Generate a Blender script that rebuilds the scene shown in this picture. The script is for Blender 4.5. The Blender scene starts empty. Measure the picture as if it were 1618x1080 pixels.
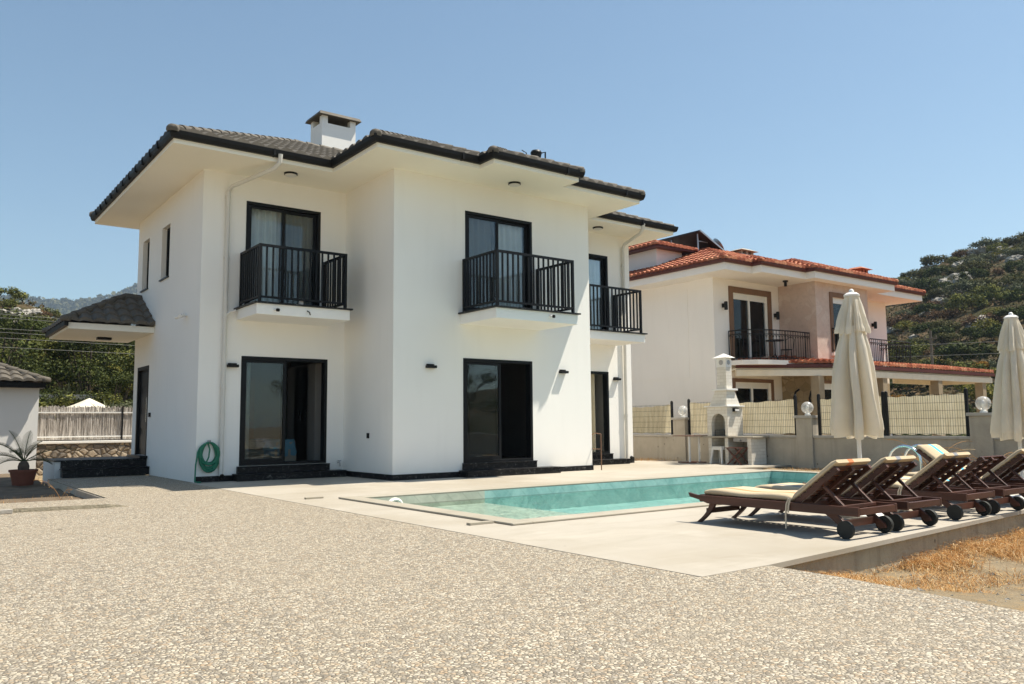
import bpy, bmesh, math, random
import numpy as np
from mathutils import Vector, Matrix, Quaternion, noise
R = math.radians
PI = math.pi
rnd = random.Random(7)
scene = bpy.context.scene
COL = scene.collection

# ------------------------------------------------------------------ materials
def nodes_of(name):
    m = bpy.data.materials.new(name); m.use_nodes = True
    nt = m.node_tree; nt.nodes.clear()
    return m, nt
class G:
    """small node-graph helper"""
    def __init__(s, nt): s.nt = nt
    def n(s, t, **kw):
        k = s.nt.nodes.new(t)
        for a, b in kw.items(): setattr(k, a, b)
        return k
    def link(s, a, b): s.nt.links.new(a, b)
    def coord(s, scale=(1, 1, 1), out='Object'):
        c = s.n('ShaderNodeTexCoord'); m = s.n('ShaderNodeMapping')
        m.inputs['Scale'].default_value = scale
        s.link(c.outputs[out], m.inputs[0]); return m.outputs[0]
    def pos(s, scale=(1, 1, 1)):
        c = s.n('ShaderNodeNewGeometry'); m = s.n('ShaderNodeMapping')
        m.inputs['Scale'].default_value = scale
        s.link(c.outputs['Position'], m.inputs[0]); return m.outputs[0]
    def noise(s, vec, scale, detail=4, rough=.55, dist=0):
        k = s.n('ShaderNodeTexNoise'); s.link(vec, k.inputs['Vector'])
        k.inputs['Scale'].default_value = scale; k.inputs['Detail'].default_value = detail
        k.inputs['Roughness'].default_value = rough; k.inputs['Distortion'].default_value = dist
        return k.outputs['Fac']
    def ramp(s, fac, stops, interp='LINEAR'):
        k = s.n('ShaderNodeValToRGB'); s.link(fac, k.inputs[0]); r = k.color_ramp; r.interpolation = interp
        while len(r.elements) < len(stops): r.elements.new(.5)
        for e, (p, c) in zip(r.elements, stops):
            e.position = p; e.color = (*c, 1) if len(c) == 3 else c
        return k.outputs[0]
    def mix(s, a, b, fac, mode='MIX'):
        k = s.n('ShaderNodeMix', data_type='RGBA', blend_type=mode)
        for sock, v in ((0, fac), (6, a), (7, b)):
            if hasattr(v, 'is_output') or isinstance(v, bpy.types.NodeSocket): s.link(v, k.inputs[sock])
            else: k.inputs[sock].default_value = v if sock == 0 else (*v, 1)
        return k.outputs[2]
    def math(s, op, a, b=None):
        k = s.n('ShaderNodeMath', operation=op)
        for i, v in enumerate((a, b)):
            if v is None: continue
            if isinstance(v, bpy.types.NodeSocket): s.link(v, k.inputs[i])
            else: k.inputs[i].default_value = v
        return k.outputs[0]
    def bump(s, h, strength=.3, dist=.01, normal=None):
        k = s.n('ShaderNodeBump'); k.inputs['Strength'].default_value = strength; k.inputs['Distance'].default_value = dist
        s.link(h, k.inputs['Height'])
        if normal is not None: s.link(normal, k.inputs['Normal'])
        return k.outputs[0]
    def principled(s, color, rough=.5, metal=0, normal=None, spec=.5, **kw):
        p = s.n('ShaderNodeBsdfPrincipled'); o = s.n('ShaderNodeOutputMaterial')
        if isinstance(color, bpy.types.NodeSocket): s.link(color, p.inputs['Base Color'])
        else: p.inputs['Base Color'].default_value = (*color, 1)
        if isinstance(rough, bpy.types.NodeSocket): s.link(rough, p.inputs['Roughness'])
        else: p.inputs['Roughness'].default_value = rough
        p.inputs['Metallic'].default_value = metal
        p.inputs['Specular IOR Level'].default_value = spec
        for k, v in kw.items(): p.inputs[k].default_value = v
        if normal is not None: s.link(normal, p.inputs['Normal'])
        s.link(p.outputs[0], o.inputs[0]); return p, o

def simple(name, c, rough=.6, var=.12, scale=4, bump=0, bscale=60, metal=0, spec=.4, stretch=(1, 1, 1), detail=5):
    m, nt = nodes_of(name); g = G(nt); v = g.pos(stretch)
    f = g.noise(v, scale, detail)
    lo = tuple(x * (1 - var) for x in c); hi = tuple(min(1, x * (1 + var)) for x in c)
    colr = g.ramp(f, [(.3, lo), (.7, hi)])
    nrm = None
    if bump: nrm = g.bump(g.noise(v, bscale, 3), bump, .01)
    g.principled(colr, rough, metal, nrm, spec)
    return m

M = {}
def plaster(name, c):
    m, nt = nodes_of(name); g = G(nt); v = g.pos()
    a = g.noise(v, .7, 5); b = g.noise(g.pos((3, 3, .35)), 1.6, 4)
    col = g.ramp(a, [(.3, tuple(x * .965 for x in c)), (.7, c)])
    col = g.mix(col, tuple(x * .93 for x in c), g.ramp(b, [(.52, (0, 0, 0)), (.82, (.7, .7, .7))]))
    # rain splash just above the ground
    sp = g.n('ShaderNodeSeparateXYZ'); ge = g.n('ShaderNodeNewGeometry'); g.link(ge.outputs['Position'], sp.inputs[0])
    h = g.math('ADD', sp.outputs['Z'], g.math('MULTIPLY', g.noise(v, 3.5, 4), .5))
    col = g.mix((c[0] * .9, c[1] * .88, c[2] * .84), col, g.ramp(h, [(.22, (.35, .35, .35)), (.75, (1, 1, 1))]))
    nrm = g.bump(g.noise(v, 140, 3), .12, .004, g.bump(g.noise(v, 9, 3), .08, .01))
    g.principled(col, .85, 0, nrm, .25)
    return m
M['white'] = plaster('white_plaster', (.91, .895, .85))
M['soffit'] = simple('soffit_paint', (.92, .88, .77), .85, .03, .8)
M['nwhite'] = plaster('neighbour_plaster', (.88, .84, .79))
M['ow'] = plaster('outbuilding_plaster', (.78, .77, .74))
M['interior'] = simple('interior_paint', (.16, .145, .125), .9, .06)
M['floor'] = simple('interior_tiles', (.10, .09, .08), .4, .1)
M['anthracite'] = simple('anthracite_paint', (.0045, .005, .006), .45, .15, 8, spec=.22)
M['gutter'] = simple('dark_gutter', (.0035, .0033, .0033), .5, .2, 4, spec=.25)
M['darkmetal'] = simple('black_metal', (.007, .007, .007), .5, .1, spec=.25)
M['pipe'] = simple('pipe_paint', (.66, .64, .59), .5, .04, 3)
M['plastic_w'] = simple('white_plastic', (.78, .77, .73), .45, .03)
M['lens'] = simple('lamp_diffuser', (.72, .70, .66), .4, .02)
M['chrome'] = simple('chrome', (.8, .82, .84), .12, .02, metal=1)
M['rubber'] = simple('rubber', (.02, .022, .02), .7, .2, 10)

def granite():
    m, nt = nodes_of('black_granite'); g = G(nt); v = g.pos()
    vo = g.n('ShaderNodeTexVoronoi', feature='DISTANCE_TO_EDGE'); g.link(v, vo.inputs['Vector']); vo.inputs['Scale'].default_value = 4
    ns = g.noise(v, 14, 8, .75, 1.5)
    vein = g.ramp(ns, [(.50, (.004, .004, .005)), (.58, (.02, .02, .02)), (.66, (.26, .25, .23))])
    g.principled(vein, .4, 0, None, .22)
    return m
M['granite'] = granite()

def rooftile(name, c1, c2, rough=.7):
    m, nt = nodes_of(name); g = G(nt); v = g.pos()
    f = g.noise(v, 2.6, 6, .7); f2 = g.noise(v, 24, 4)
    col = g.ramp(f, [(.28, c1), (.72, c2)])
    col = g.mix(col, tuple(x * .55 for x in c1), g.ramp(f2, [(.55, (0, 0, 0)), (.8, (.6, .6, .6))]))
    g.principled(col, rough, 0, g.bump(f2, .25, .008), .3)
    return m
M['tile'] = rooftile('charcoal_roof_tile', (.085, .073, .058), (.150, .132, .105))
def redtilemat():
    m, nt = nodes_of('terracotta_tile'); g = G(nt)
    wn = g.n('ShaderNodeTexWhiteNoise'); sn = g.n('ShaderNodeVectorMath', operation='SNAP'); g.link(g.pos(), sn.inputs[0]); sn.inputs[1].default_value = (.21, .36, .14); g.link(sn.outputs[0], wn.inputs['Vector'])
    col = g.ramp(wn.outputs['Value'], [(0, (.24, .062, .030)), (.35, (.36, .105, .05)), (.7, (.44, .15, .075)), (1, (.52, .24, .13))])
    f2 = g.noise(g.pos(), 14, 5, .7); col = g.mix(col, (.12, .05, .035), g.ramp(f2, [(.5, (0, 0, 0)), (.75, (.6, .6, .6))]))
    g.principled(col, .75, 0, g.bump(f2, .3, .01), .25); return m
M['redtile'] = redtilemat()
M['redwood'] = simple('red_brown_trim', (.085, .018, .014), .5, .2)

def glass(name, tint, rough=.015, wave=.0006):
    m, nt = nodes_of(name); g = G(nt)
    t = g.n('ShaderNodeBsdfTransparent'); t.inputs[0].default_value = (*tint, 1)
    s = g.n('ShaderNodeBsdfGlossy'); s.inputs['Roughness'].default_value = rough; s.inputs[0].default_value = (.92, .96, 1, 1)
    nb = g.bump(g.noise(g.pos(), 1.3, 2), .12, .02); g.link(nb, s.inputs['Normal'])
    fr = g.n('ShaderNodeFresnel'); fr.inputs[0].default_value = 1.42
    mx = g.n('ShaderNodeMixShader'); g.link(fr.outputs[0], mx.inputs[0]); g.link(t.outputs[0], mx.inputs[1]); g.link(s.outputs[0], mx.inputs[2])
    o = g.n('ShaderNodeOutputMaterial'); g.link(mx.outputs[0], o.inputs[0])
    return m
M['glass'] = glass('window_glass', (.93, .96, .96))
def globemat():
    m, nt = nodes_of('frosted_globe'); g = G(nt)
    t = g.n('ShaderNodeBsdfTransparent'); t.inputs[0].default_value = (.95, .95, .94, 1)
    p = g.n('ShaderNodeBsdfPrincipled'); p.inputs['Base Color'].default_value = (.82, .82, .80, 1); p.inputs['Roughness'].default_value = .12
    mx = g.n('ShaderNodeMixShader'); mx.inputs[0].default_value = .34; g.link(t.outputs[0], mx.inputs[1]); g.link(p.outputs[0], mx.inputs[2])
    o = g.n('ShaderNodeOutputMaterial'); g.link(mx.outputs[0], o.inputs[0]); return m
M['globe'] = globemat()
def mesh_screen():
    m, nt = nodes_of('insect_screen'); g = G(nt)
    t = g.n('ShaderNodeBsdfTransparent'); t.inputs[0].default_value = (1, 1, 1, 1)
    d = g.n('ShaderNodeBsdfDiffuse'); f = g.noise(g.pos((1, 1, .3)), 3, 3, .6, 1.2)
    g.link(g.ramp(f, [(.35, (.045, .045, .042)), (.7, (.075, .075, .07))]), d.inputs[0])
    mx = g.n('ShaderNodeMixShader'); mx.inputs[0].default_value = .5
    g.link(t.outputs[0], mx.inputs[1]); g.link(d.outputs[0], mx.inputs[2])
    o = g.n('ShaderNodeOutputMaterial'); g.link(mx.outputs[0], o.inputs[0]); return m
M['screen'] = mesh_screen()

def pebble():
    m, nt = nodes_of('exposed_pebble_concrete'); g = G(nt); v = g.pos((1, 1, 1))
    wob = g.n('ShaderNodeTexNoise'); g.link(v, wob.inputs['Vector']); wob.inputs['Scale'].default_value = 30
    wv = g.n('ShaderNodeVectorMath', operation='MULTIPLY_ADD'); g.link(wob.outputs['Color'], wv.inputs[0]); wv.inputs[1].default_value = (.012, .012, .012); g.link(v, wv.inputs[2])
    def layer(scale):
        a = g.n('ShaderNodeTexVoronoi', feature='F1'); g.link(wv.outputs[0], a.inputs['Vector']); a.inputs['Scale'].default_value = scale
        b = g.n('ShaderNodeTexVoronoi', feature='DISTANCE_TO_EDGE'); g.link(wv.outputs[0], b.inputs['Vector']); b.inputs['Scale'].default_value = scale
        sp = g.n('ShaderNodeSeparateColor'); g.link(a.outputs['Color'], sp.inputs[0])
        return a, b, sp
    a, b, sp = layer(46)
    stone = g.ramp(sp.outputs[0], [(.0, (.22, .20, .18)), (.16, (.33, .29, .245)), (.30, (.62, .57, .49)), (.46, (.46, .36, .265)), (.6, (.70, .66, .59)), (.76, (.40, .375, .35)), (.9, (.60, .52, .42))], 'CONSTANT')
    stone = g.mix(stone, (.68, .65, .6), g.math('MULTIPLY', sp.outputs[1], .35))
    edge = g.ramp(b.outputs['Distance'], [(.03, (0, 0, 0)), (.13, (1, 1, 1))])
    cement = g.ramp(g.noise(v, 60, 4), [(.3, (.13, .12, .10)), (.7, (.30, .275, .235))])
    col = g.mix(cement, stone, edge)
    # broad patches where more cement shows, and a few oil-like stains
    pat = g.noise(v, .55, 5, .6); pat2 = g.noise(v, 2.3, 4, .6)
    col = g.mix(col, (.42, .375, .31), g.ramp(pat, [(.45, (0, 0, 0)), (.75, (.38, .38, .38))]))
    col = g.mix(col, (.9, .88, .86), g.ramp(pat2, [(.35, (.0, .0, .0)), (.75, (.22, .22, .22))]), 'MULTIPLY')
    spots = g.n('ShaderNodeTexVoronoi', feature='F1'); g.link(v, spots.inputs['Vector']); spots.inputs['Scale'].default_value = .9; 
    col = g.mix(col, (.10, .09, .08), g.ramp(spots.outputs['Distance'], [(.02, (.55, .55, .55)), (.045, (0, 0, 0))]))
    hgt = g.math('MULTIPLY', g.ramp(b.outputs['Distance'], [(.0, (0, 0, 0)), (.3, (1, 1, 1))]), g.math('ADD', .6, sp.outputs[2]))
    col = g.mix(col, (.79, .745, .655), 1.0, 'MULTIPLY')
    g.principled(col, .75, 0, g.bump(hgt, .75, .008), .3)
    return m
M['pebble'] = pebble()

def travertine(name, c, joints=True):
    m, nt = nodes_of(name); g = G(nt); v = g.pos()
    f = g.noise(g.pos((.6, 2.2, 1)), 1.4, 7, .65, .6); f2 = g.noise(v, 14, 5, .65); f3 = g.noise(v, .35, 4)
    col = g.ramp(f, [(.28, (c[0] * .86, c[1] * .84, c[2] * .8)), (.5, c), (.75, tuple(min(1, x * 1.06) for x in c))])
    col = g.mix(col, (c[0] * .78, c[1] * .74, c[2] * .66), g.ramp(f3, [(.42, (0, 0, 0)), (.72, (.8, .8, .8))]))
    col = g.mix(col, tuple(min(1, x * 1.12) for x in c), g.ramp(g.noise(v, .9, 6, .7, .8), [(.5, (0, 0, 0)), (.7, (.7, .7, .7))]))
    col = g.mix(col, tuple(x * .7 for x in c), g.ramp(f2, [(.60, (0, 0, 0)), (.8, (.4, .4, .4))]))
    dots = g.n('ShaderNodeTexVoronoi', feature='F1'); g.link(v, dots.inputs['Vector']); dots.inputs['Scale'].default_value = 1.7
    col = g.mix(col, (.16, .14, .11), g.ramp(dots.outputs['Distance'], [(.012, (.7, .7, .7)), (.03, (0, 0, 0))]))
    h = f2
    if joints:
        br = g.n('ShaderNodeTexBrick'); g.link(v, br.inputs['Vector']); br.inputs['Scale'].default_value = 1; br.inputs['Mortar Size'].default_value = .003
        br.inputs['Brick Width'].default_value = .9; br.inputs['Row Height'].default_value = .6
        br.inputs['Color1'].default_value = (1, 1, 1, 1); br.inputs['Color2'].default_value = (.955, .95, .94, 1); br.inputs['Mortar'].default_value = (.86, .84, .80, 1)
        col = g.mix(col, br.outputs[0], .7, 'MULTIPLY')
    g.principled(col, .62, 0, g.bump(h, .12, .005), .35)
    return m
M['deck'] = travertine('deck_stone', (.415, .378, .318))
M['coping'] = travertine('coping_stone', (.37, .335, .27), False)
M['concrete'] = None
def concrete(name, c, scale=1.2, dark=.6, bs=.3):
    m, nt = nodes_of(name); g = G(nt); v = g.pos()
    f = g.noise(v, scale, 7, .65, .4); st = g.noise(g.pos((4, 4, .25)), 1.5, 5); f2 = g.noise(v, 30, 4)
    col = g.ramp(f, [(.28, tuple(x * .72 for x in c)), (.68, c)])
    col = g.mix(col, tuple(x * dark for x in c), g.ramp(st, [(.5, (0, 0, 0)), (.78, (.6, .6, .6))]))
    dots = g.n('ShaderNodeTexVoronoi', feature='F1'); g.link(v, dots.inputs['Vector']); dots.inputs['Scale'].default_value = 3.2
    col = g.mix(col, tuple(x * .28 for x in c), g.ramp(dots.outputs['Distance'], [(.05, (.8, .8, .8)), (.09, (0, 0, 0))]))
    g.principled(col, .85, 0, g.bump(g.math('ADD', f2, f), bs, .02), .25); return m
M['concrete'] = concrete('raw_concrete', (.50, .445, .36))
M['deckside'] = concrete('deck_edge_render', (.46, .40, .29), 2.2, .4, .9)
M['coplight'] = concrete('wall_coping', (.50, .46, .40))

def dirt():
    m, nt = nodes_of('dry_soil'); g = G(nt); v = g.pos()
    f = g.noise(v, 1.1, 8, .68); f2 = g.noise(v, 22, 6, .7); f3 = g.noise(v, 5, 6, .7, .5)
    col = g.ramp(f, [(.3, (.20, .155, .095)), (.55, (.27, .215, .14)), (.75, (.18, .13, .08))])
    col = g.mix(col, (.17, .13, .085), g.ramp(f2, [(.52, (0, 0, 0)), (.75, (.7, .7, .7))]))
    col = g.mix(col, (.47, .29, .12), g.ramp(f3, [(.55, (0, 0, 0)), (.7, (.65, .65, .65))]))
    h = g.math('ADD', g.math('MULTIPLY', f2, .5), f3)
    g.principled(col, .95, 0, g.bump(h, .9, .05), .1); return m
M['dirt'] = dirt(); M['bedsoil'] = simple('bed_soil', (.13, .095, .06), .95, .35, 3, .8, 25)

def straw(name, stops, trans=.2):
    m, nt = nodes_of(name); g = G(nt)
    ge = g.n('ShaderNodeNewGeometry')
    col = g.ramp(ge.outputs['Random Per Island'], stops)
    d = g.n('ShaderNodeBsdfDiffuse'); t = g.n('ShaderNodeBsdfTranslucent'); g.link(col, d.inputs[0]); g.link(col, t.inputs[0])
    gl = g.n('ShaderNodeBsdfGlossy'); gl.inputs['Roughness'].default_value = .6; gl.inputs[0].default_value = (.8, .8, .8, 1)
    mx = g.n('ShaderNodeMixShader'); mx.inputs[0].default_value = trans; g.link(d.outputs[0], mx.inputs[1]); g.link(t.outputs[0], mx.inputs[2])
    mg = g.n('ShaderNodeMixShader'); mg.inputs[0].default_value = .012; g.link(mx.outputs[0], mg.inputs[1]); g.link(gl.outputs[0], mg.inputs[2])
    o = g.n('ShaderNodeOutputMaterial'); g.link(mg.outputs[0], o.inputs[0]); return m
def leafmat(name, a, b, c, trans=.16): return straw(name, [(0, a), (.45, b), (.8, c), (1, tuple(x * 1.35 for x in c))], trans)
M['straw'] = straw('dry_grass', [(0, (.20, .10, .035)), (.3, (.42, .20, .065)), (.6, (.54, .31, .12)), (.85, (.62, .43, .21)), (1, (.70, .60, .40))])
M['leaf_dark'] = leafmat('dark_leaf', (.018, .026, .008), (.040, .054, .014), (.085, .10, .026))
M['leaf_mid'] = leafmat('mid_leaf', (.04, .05, .012), (.095, .105, .024), (.18, .18, .045))
M['leaf_yel'] = leafmat('yellow_leaf', (.06, .07, .015), (.13, .13, .025), (.22, .19, .04))
M['leaf_olive'] = leafmat('olive_leaf', (.05, .06, .032), (.085, .095, .05), (.14, .15, .085))
M['leaf_brown'] = leafmat('brown_leaf', (.05, .03, .018), (.09, .055, .032), (.15, .085, .04))
M['leaf_orange'] = leafmat('orange_leaf', (.16, .07, .01), (.25, .12, .015), (.34, .19, .03))
M['leaf_scrub'] = leafmat('scrub_leaf', (.04, .042, .016), (.075, .075, .027), (.13, .12, .045))
M['palm'] = leafmat('palm_leaf', (.035, .05, .022), (.07, .09, .04), (.12, .14, .07))
M['bark'] = simple('bark', (.10, .075, .055), .9, .3, 9, .5, 30)
M['terra'] = simple('terracotta_pot', (.19, .06, .035), .7, .12, 6)
M['hose'] = simple('green_hose', (.015, .17, .095), .38, .12, 12)
M['hilldirt'] = None
def hillmat():
    m, nt = nodes_of('scrub_hillside'); g = G(nt); v = g.pos()
    f = g.noise(v, .16, 8, .68); f2 = g.noise(v, 1.1, 6, .7)
    col = g.ramp(f, [(.3, (.04, .042, .018)), (.45, (.07, .06, .028)), (.58, (.13, .085, .048)), (.7, (.17, .13, .085)), (.8, (.09, .07, .035))])
    col = g.mix(col, (.03, .032, .012), g.ramp(f2, [(.45, (0, 0, 0)), (.62, (.85, .85, .85))]))
    g.principled(col, .95, 0, g.bump(f2, 1, .4), .1); return m
M['hill'] = hillmat()
def mountainmat():
    m, nt = nodes_of('wooded_mountain'); g = G(nt); v = g.pos()
    f = g.noise(v, .02, 8, .7); f2 = g.noise(v, .11, 5, .75)
    col = g.ramp(f2, [(.35, (.022, .036, .014)), (.55, (.055, .075, .03)), (.72, (.10, .115, .05))])
    col = g.mix(col, (.12, .11, .06), g.ramp(f, [(.55, (0, 0, 0)), (.75, (.5, .5, .5))]))
    g.principled(col, .95, 0, g.bump(f2, 1, 6), .1); return m
M['mountain'] = mountainmat()
def rockmat():
    m, nt = nodes_of('limestone'); g = G(nt); v = g.pos()
    f = g.noise(v, .9, 9, .72, .5); f2 = g.noise(v, 5, 6, .7)
    col = g.ramp(f, [(.3, (.12, .11, .10)), (.48, (.34, .32, .28)), (.7, (.50, .47, .42))])
    col = g.mix(col, (.07, .065, .055), g.ramp(f2, [(.52, (0, 0, 0)), (.68, (.8, .8, .8))]))
    g.principled(col, .9, 0, g.bump(f2, .9, .15), .15); return m
M['rock'] = rockmat()

def cladding(name, c1, c2, c3, scale, jd=.7, st=.6):
    m, nt = nodes_of(name); g = G(nt); v = g.pos()
    w = g.n('ShaderNodeTexVoronoi', feature='F1'); g.link(v, w.inputs['Vector']); w.inputs['Scale'].default_value = scale
    e = g.n('ShaderNodeTexVoronoi', feature='DISTANCE_TO_EDGE'); g.link(v, e.inputs['Vector']); e.inputs['Scale'].default_value = scale
    sp = g.n('ShaderNodeSeparateColor'); g.link(w.outputs['Color'], sp.inputs[0])
    col = g.ramp(sp.outputs[0], [(0, c1), (.5, c2), (1, c3)])
    f = g.noise(v, 6, 7, .7); col = g.mix(col, tuple(x * .6 for x in c1), g.ramp(f, [(.5, (0, 0, 0)), (.75, (st, st, st))]))
    col = g.mix(tuple(x * jd for x in c2), col, g.ramp(e.outputs['Distance'], [(.015, (0, 0, 0)), (.04, (1, 1, 1))]))
    g.principled(col, .85, 0, g.bump(g.math('ADD', f, e.outputs['Distance']), .4, .02), .2); return m
M['stonepink'] = cladding('pale_stone_cladding', (.56, .42, .35), (.59, .455, .385), (.61, .49, .42), 3.4, .92, .5)
M['stonebrown'] = cladding('brown_stone_cladding', (.24, .18, .10), (.33, .25, .15), (.38, .30, .19), 3.2)
def rubble():
    m, nt = nodes_of('fieldstone_masonry'); g = G(nt); v = g.pos((1, 1, 1.25))
    w = g.n('ShaderNodeTexVoronoi', feature='F1'); g.link(v, w.inputs['Vector']); w.inputs['Scale'].default_value = 4.4
    e = g.n('ShaderNodeTexVoronoi', feature='DISTANCE_TO_EDGE'); g.link(v, e.inputs['Vector']); e.inputs['Scale'].default_value = 4.4
    sp = g.n('ShaderNodeSeparateColor'); g.link(w.outputs['Color'], sp.inputs[0])
    col = g.ramp(sp.outputs[0], [(0, (.25, .20, .145)), (.3, (.38, .31, .23)), (.6, (.20, .17, .14)), (.8, (.46, .38, .28)), (.93, (.33, .13, .07))], 'CONSTANT')
    f = g.noise(v, 9, 6, .7); col = g.mix(col, (.09, .075, .06), g.ramp(f, [(.48, (0, 0, 0)), (.72, (.75, .75, .75))]))
    col = g.mix((.10, .085, .07), col, g.ramp(e.outputs['Distance'], [(.02, (0, 0, 0)), (.08, (1, 1, 1))]))
    h = g.math('ADD', g.ramp(e.outputs['Distance'], [(0, (0, 0, 0)), (.2, (1, 1, 1))]), g.math('MULTIPLY', f, .5))
    g.principled(col, .9, 0, g.bump(h, 1, .06), .2); return m
M['rubble'] = rubble()
def reed():
    m, nt = nodes_of('reed_screen'); g = G(nt)
    f = g.noise(g.pos((1, 1, .06)), 42, 4, .6); f2 = g.noise(g.pos((1, 1, .25)), 7, 5, .7); f3 = g.noise(g.pos(), 1.2, 4)
    col = g.ramp(f, [(.34, (.10, .085, .07)), (.46, (.42, .38, .34)), (.62, (.60, .56, .51)), (.8, (.70, .67, .62))])
    col = g.mix(col, (.20, .17, .14), g.ramp(f2, [(.52, (0, 0, 0)), (.76, (.7, .7, .7))]))
    g.principled(col, .85, 0, g.bump(f, .8, .02), .2); return m
M['reed'] = reed()
def brickw():
    m, nt = nodes_of('white_painted_brick'); g = G(nt)
    # brick courses: along the run of the wall (x+y) and up
    ge = g.n('ShaderNodeNewGeometry'); sp = g.n('ShaderNodeSeparateXYZ'); g.link(ge.outputs['Position'], sp.inputs[0])
    cb = g.n('ShaderNodeCombineXYZ'); g.link(g.math('ADD', sp.outputs[0], sp.outputs[1]), cb.inputs[0]); g.link(sp.outputs[2], cb.inputs[1])
    br = g.n('ShaderNodeTexBrick'); g.link(cb.outputs[0], br.inputs['Vector']); br.inputs['Scale'].default_value = 1; br.inputs['Mortar Size'].default_value = .008
    br.inputs['Brick Width'].default_value = .23; br.inputs['Row Height'].default_value = .085; br.inputs['Mortar Smooth'].default_value = .3
    br.inputs['Color1'].default_value = (.74, .70, .62, 1); br.inputs['Color2'].default_value = (.66, .62, .54, 1); br.inputs['Mortar'].default_value = (.60, .55, .47, 1)
    g.principled(br.outputs[0], .8, 0, g.bump(br.outputs['Fac'], -.7, .012), .25); return m
M['brickw'] = brickw()
def fabric(name, c, trans=.35, weave=0, bscale=18):
    m, nt = nodes_of(name); g = G(nt); v = g.pos()
    f = g.noise(v, 3, 5, .6); f2 = g.noise(v, bscale, 4)
    col = g.ramp(f, [(.3, tuple(x * .88 for x in c)), (.7, c)])
    d = g.n('ShaderNodeBsdfDiffuse'); t = g.n('ShaderNodeBsdfTranslucent'); g.link(col, d.inputs[0]); g.link(col, t.inputs[0])
    nb = g.bump(f2, .25, .01); g.link(nb, d.inputs['Normal'])
    mx = g.n('ShaderNodeMixShader'); mx.inputs[0].default_value = trans; g.link(d.outputs[0], mx.inputs[1]); g.link(t.outputs[0], mx.inputs[2])
    o = g.n('ShaderNodeOutputMaterial'); g.link(mx.outputs[0], o.inputs[0]); return m
M['canvas'] = fabric('cream_canvas', (.90, .84, .71), .34)
def shadecloth():
    m, nt = nodes_of('cream_shade_cloth'); g = G(nt)
    f = g.noise(g.pos((1, 1, .10)), 16, 5, .65, .6); f2 = g.noise(g.pos((1, 1, 1)), 2.2, 4)
    col = g.ramp(f, [(.34, (.62, .54, .37)), (.5, (.74, .66, .47)), (.68, (.82, .75, .57))]); col = g.mix(col, (.62, .54, .37), g.ramp(f2, [(.45, (0, 0, 0)), (.75, (.5, .5, .5))]))
    d = g.n('ShaderNodeBsdfDiffuse'); t = g.n('ShaderNodeBsdfTranslucent'); g.link(col, d.inputs[0]); g.link(col, t.inputs[0]); g.link(g.bump(f, .5, .03), d.inputs['Normal'])
    mx = g.n('ShaderNodeMixShader'); mx.inputs[0].default_value = .3; g.link(d.outputs[0], mx.inputs[1]); g.link(t.outputs[0], mx.inputs[2])
    o = g.n('ShaderNodeOutputMaterial'); g.link(mx.outputs[0], o.inputs[0]); return m
M['cloth'] = shadecloth()
M['curtain'] = fabric('sheer_curtain', (.86, .88, .86), .12)
M['bluefab'] = fabric('blue_blanket', (.17, .36, .46), .05)
M['bedfab'] = fabric('bed_linen', (.42, .38, .30), .05)
M['cushion'] = fabric('beige_cushion', (.58, .47, .32), .04, bscale=60)
M['stripe_o'] = fabric('orange_stripe', (.62, .24, .12), .04, bscale=60)
M['stripe_b'] = fabric('blue_stripe', (.12, .50, .72), .04, bscale=60)
M['stripe_g'] = fabric('grey_stripe', (.30, .31, .33), .04, bscale=60)
M['rope'] = fabric('cotton_tie', (.62, .54, .42), .05)
M['wood'] = simple('dark_stained_wood', (.070, .026, .016), .45, .45, 3, .2, 70, stretch=(1, .25, 4))
M['tablewood'] = simple('red_brown_wood', (.10, .032, .02), .45, .3, 6)
M['tan'] = simple('tan_column', (.33, .26, .17), .7, .1)
M['brownframe'] = simple('brown_surround', (.19, .105, .06), .7, .1)
M['beam'] = simple('pale_beam', (.78, .70, .56), .7, .06)
M['cable'] = simple('cable_sheath', (.20, .20, .19), .7, .05)
M['pole'] = simple('weathered_pole', (.13, .115, .095), .85, .25, 6)
M['panel'] = simple('solar_panel', (.03, .022, .018), .35, .2)
M['steel'] = simple('galvanised_steel', (.42, .42, .42), .35, .1, metal=.8)
M['copper'] = simple('flue_steel', (.5, .5, .49), .3, .05, metal=.8)
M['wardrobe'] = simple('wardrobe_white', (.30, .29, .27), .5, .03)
M['pool'] = None
def pooltile(name, ca, cb_):
    m, nt = nodes_of(name); g = G(nt); v = g.pos()
    br = g.n('ShaderNodeTexBrick'); ge = g.n('ShaderNodeNewGeometry'); sp = g.n('ShaderNodeSeparateXYZ'); g.link(ge.outputs['Position'], sp.inputs[0])
    cb = g.n('ShaderNodeCombineXYZ'); g.link(g.math('ADD', sp.outputs[0], g.math('MULTIPLY', sp.outputs[2], 1.0)), cb.inputs[0]); g.link(g.math('ADD', sp.outputs[1], g.math('MULTIPLY', sp.outputs[2], .37)), cb.inputs[1])
    g.link(cb.outputs[0], br.inputs['Vector']); br.inputs['Scale'].default_value = 1
    br.inputs['Brick Width'].default_value = .3; br.inputs['Row Height'].default_value = .3; br.inputs['Mortar Size'].default_value = .004; br.offset = 0
    f = g.noise(v, 2.5, 6, .7, .8)
    col = g.ramp(f, [(.3, ca), (.7, cb_)])
    br.inputs['Color1'].default_value = (1, 1, 1, 1); br.inputs['Color2'].default_value = (.86, .88, .88, 1); br.inputs['Mortar'].default_value = (.50, .52, .50, 1)
    col = g.mix(col, br.outputs[0], .8, 'MULTIPLY')
    g.principled(col, .4, 0, None, .4); return m
M['pool'] = pooltile('pool_shelf_tile', (.34, .36, .29), (.60, .60, .50)); M['pooldeep'] = pooltile('water_tinted_pool_tile', (.20, .39, .37), (.45, .65, .60))  # turquoise of deep water is put into the deep end's tile colour
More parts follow.
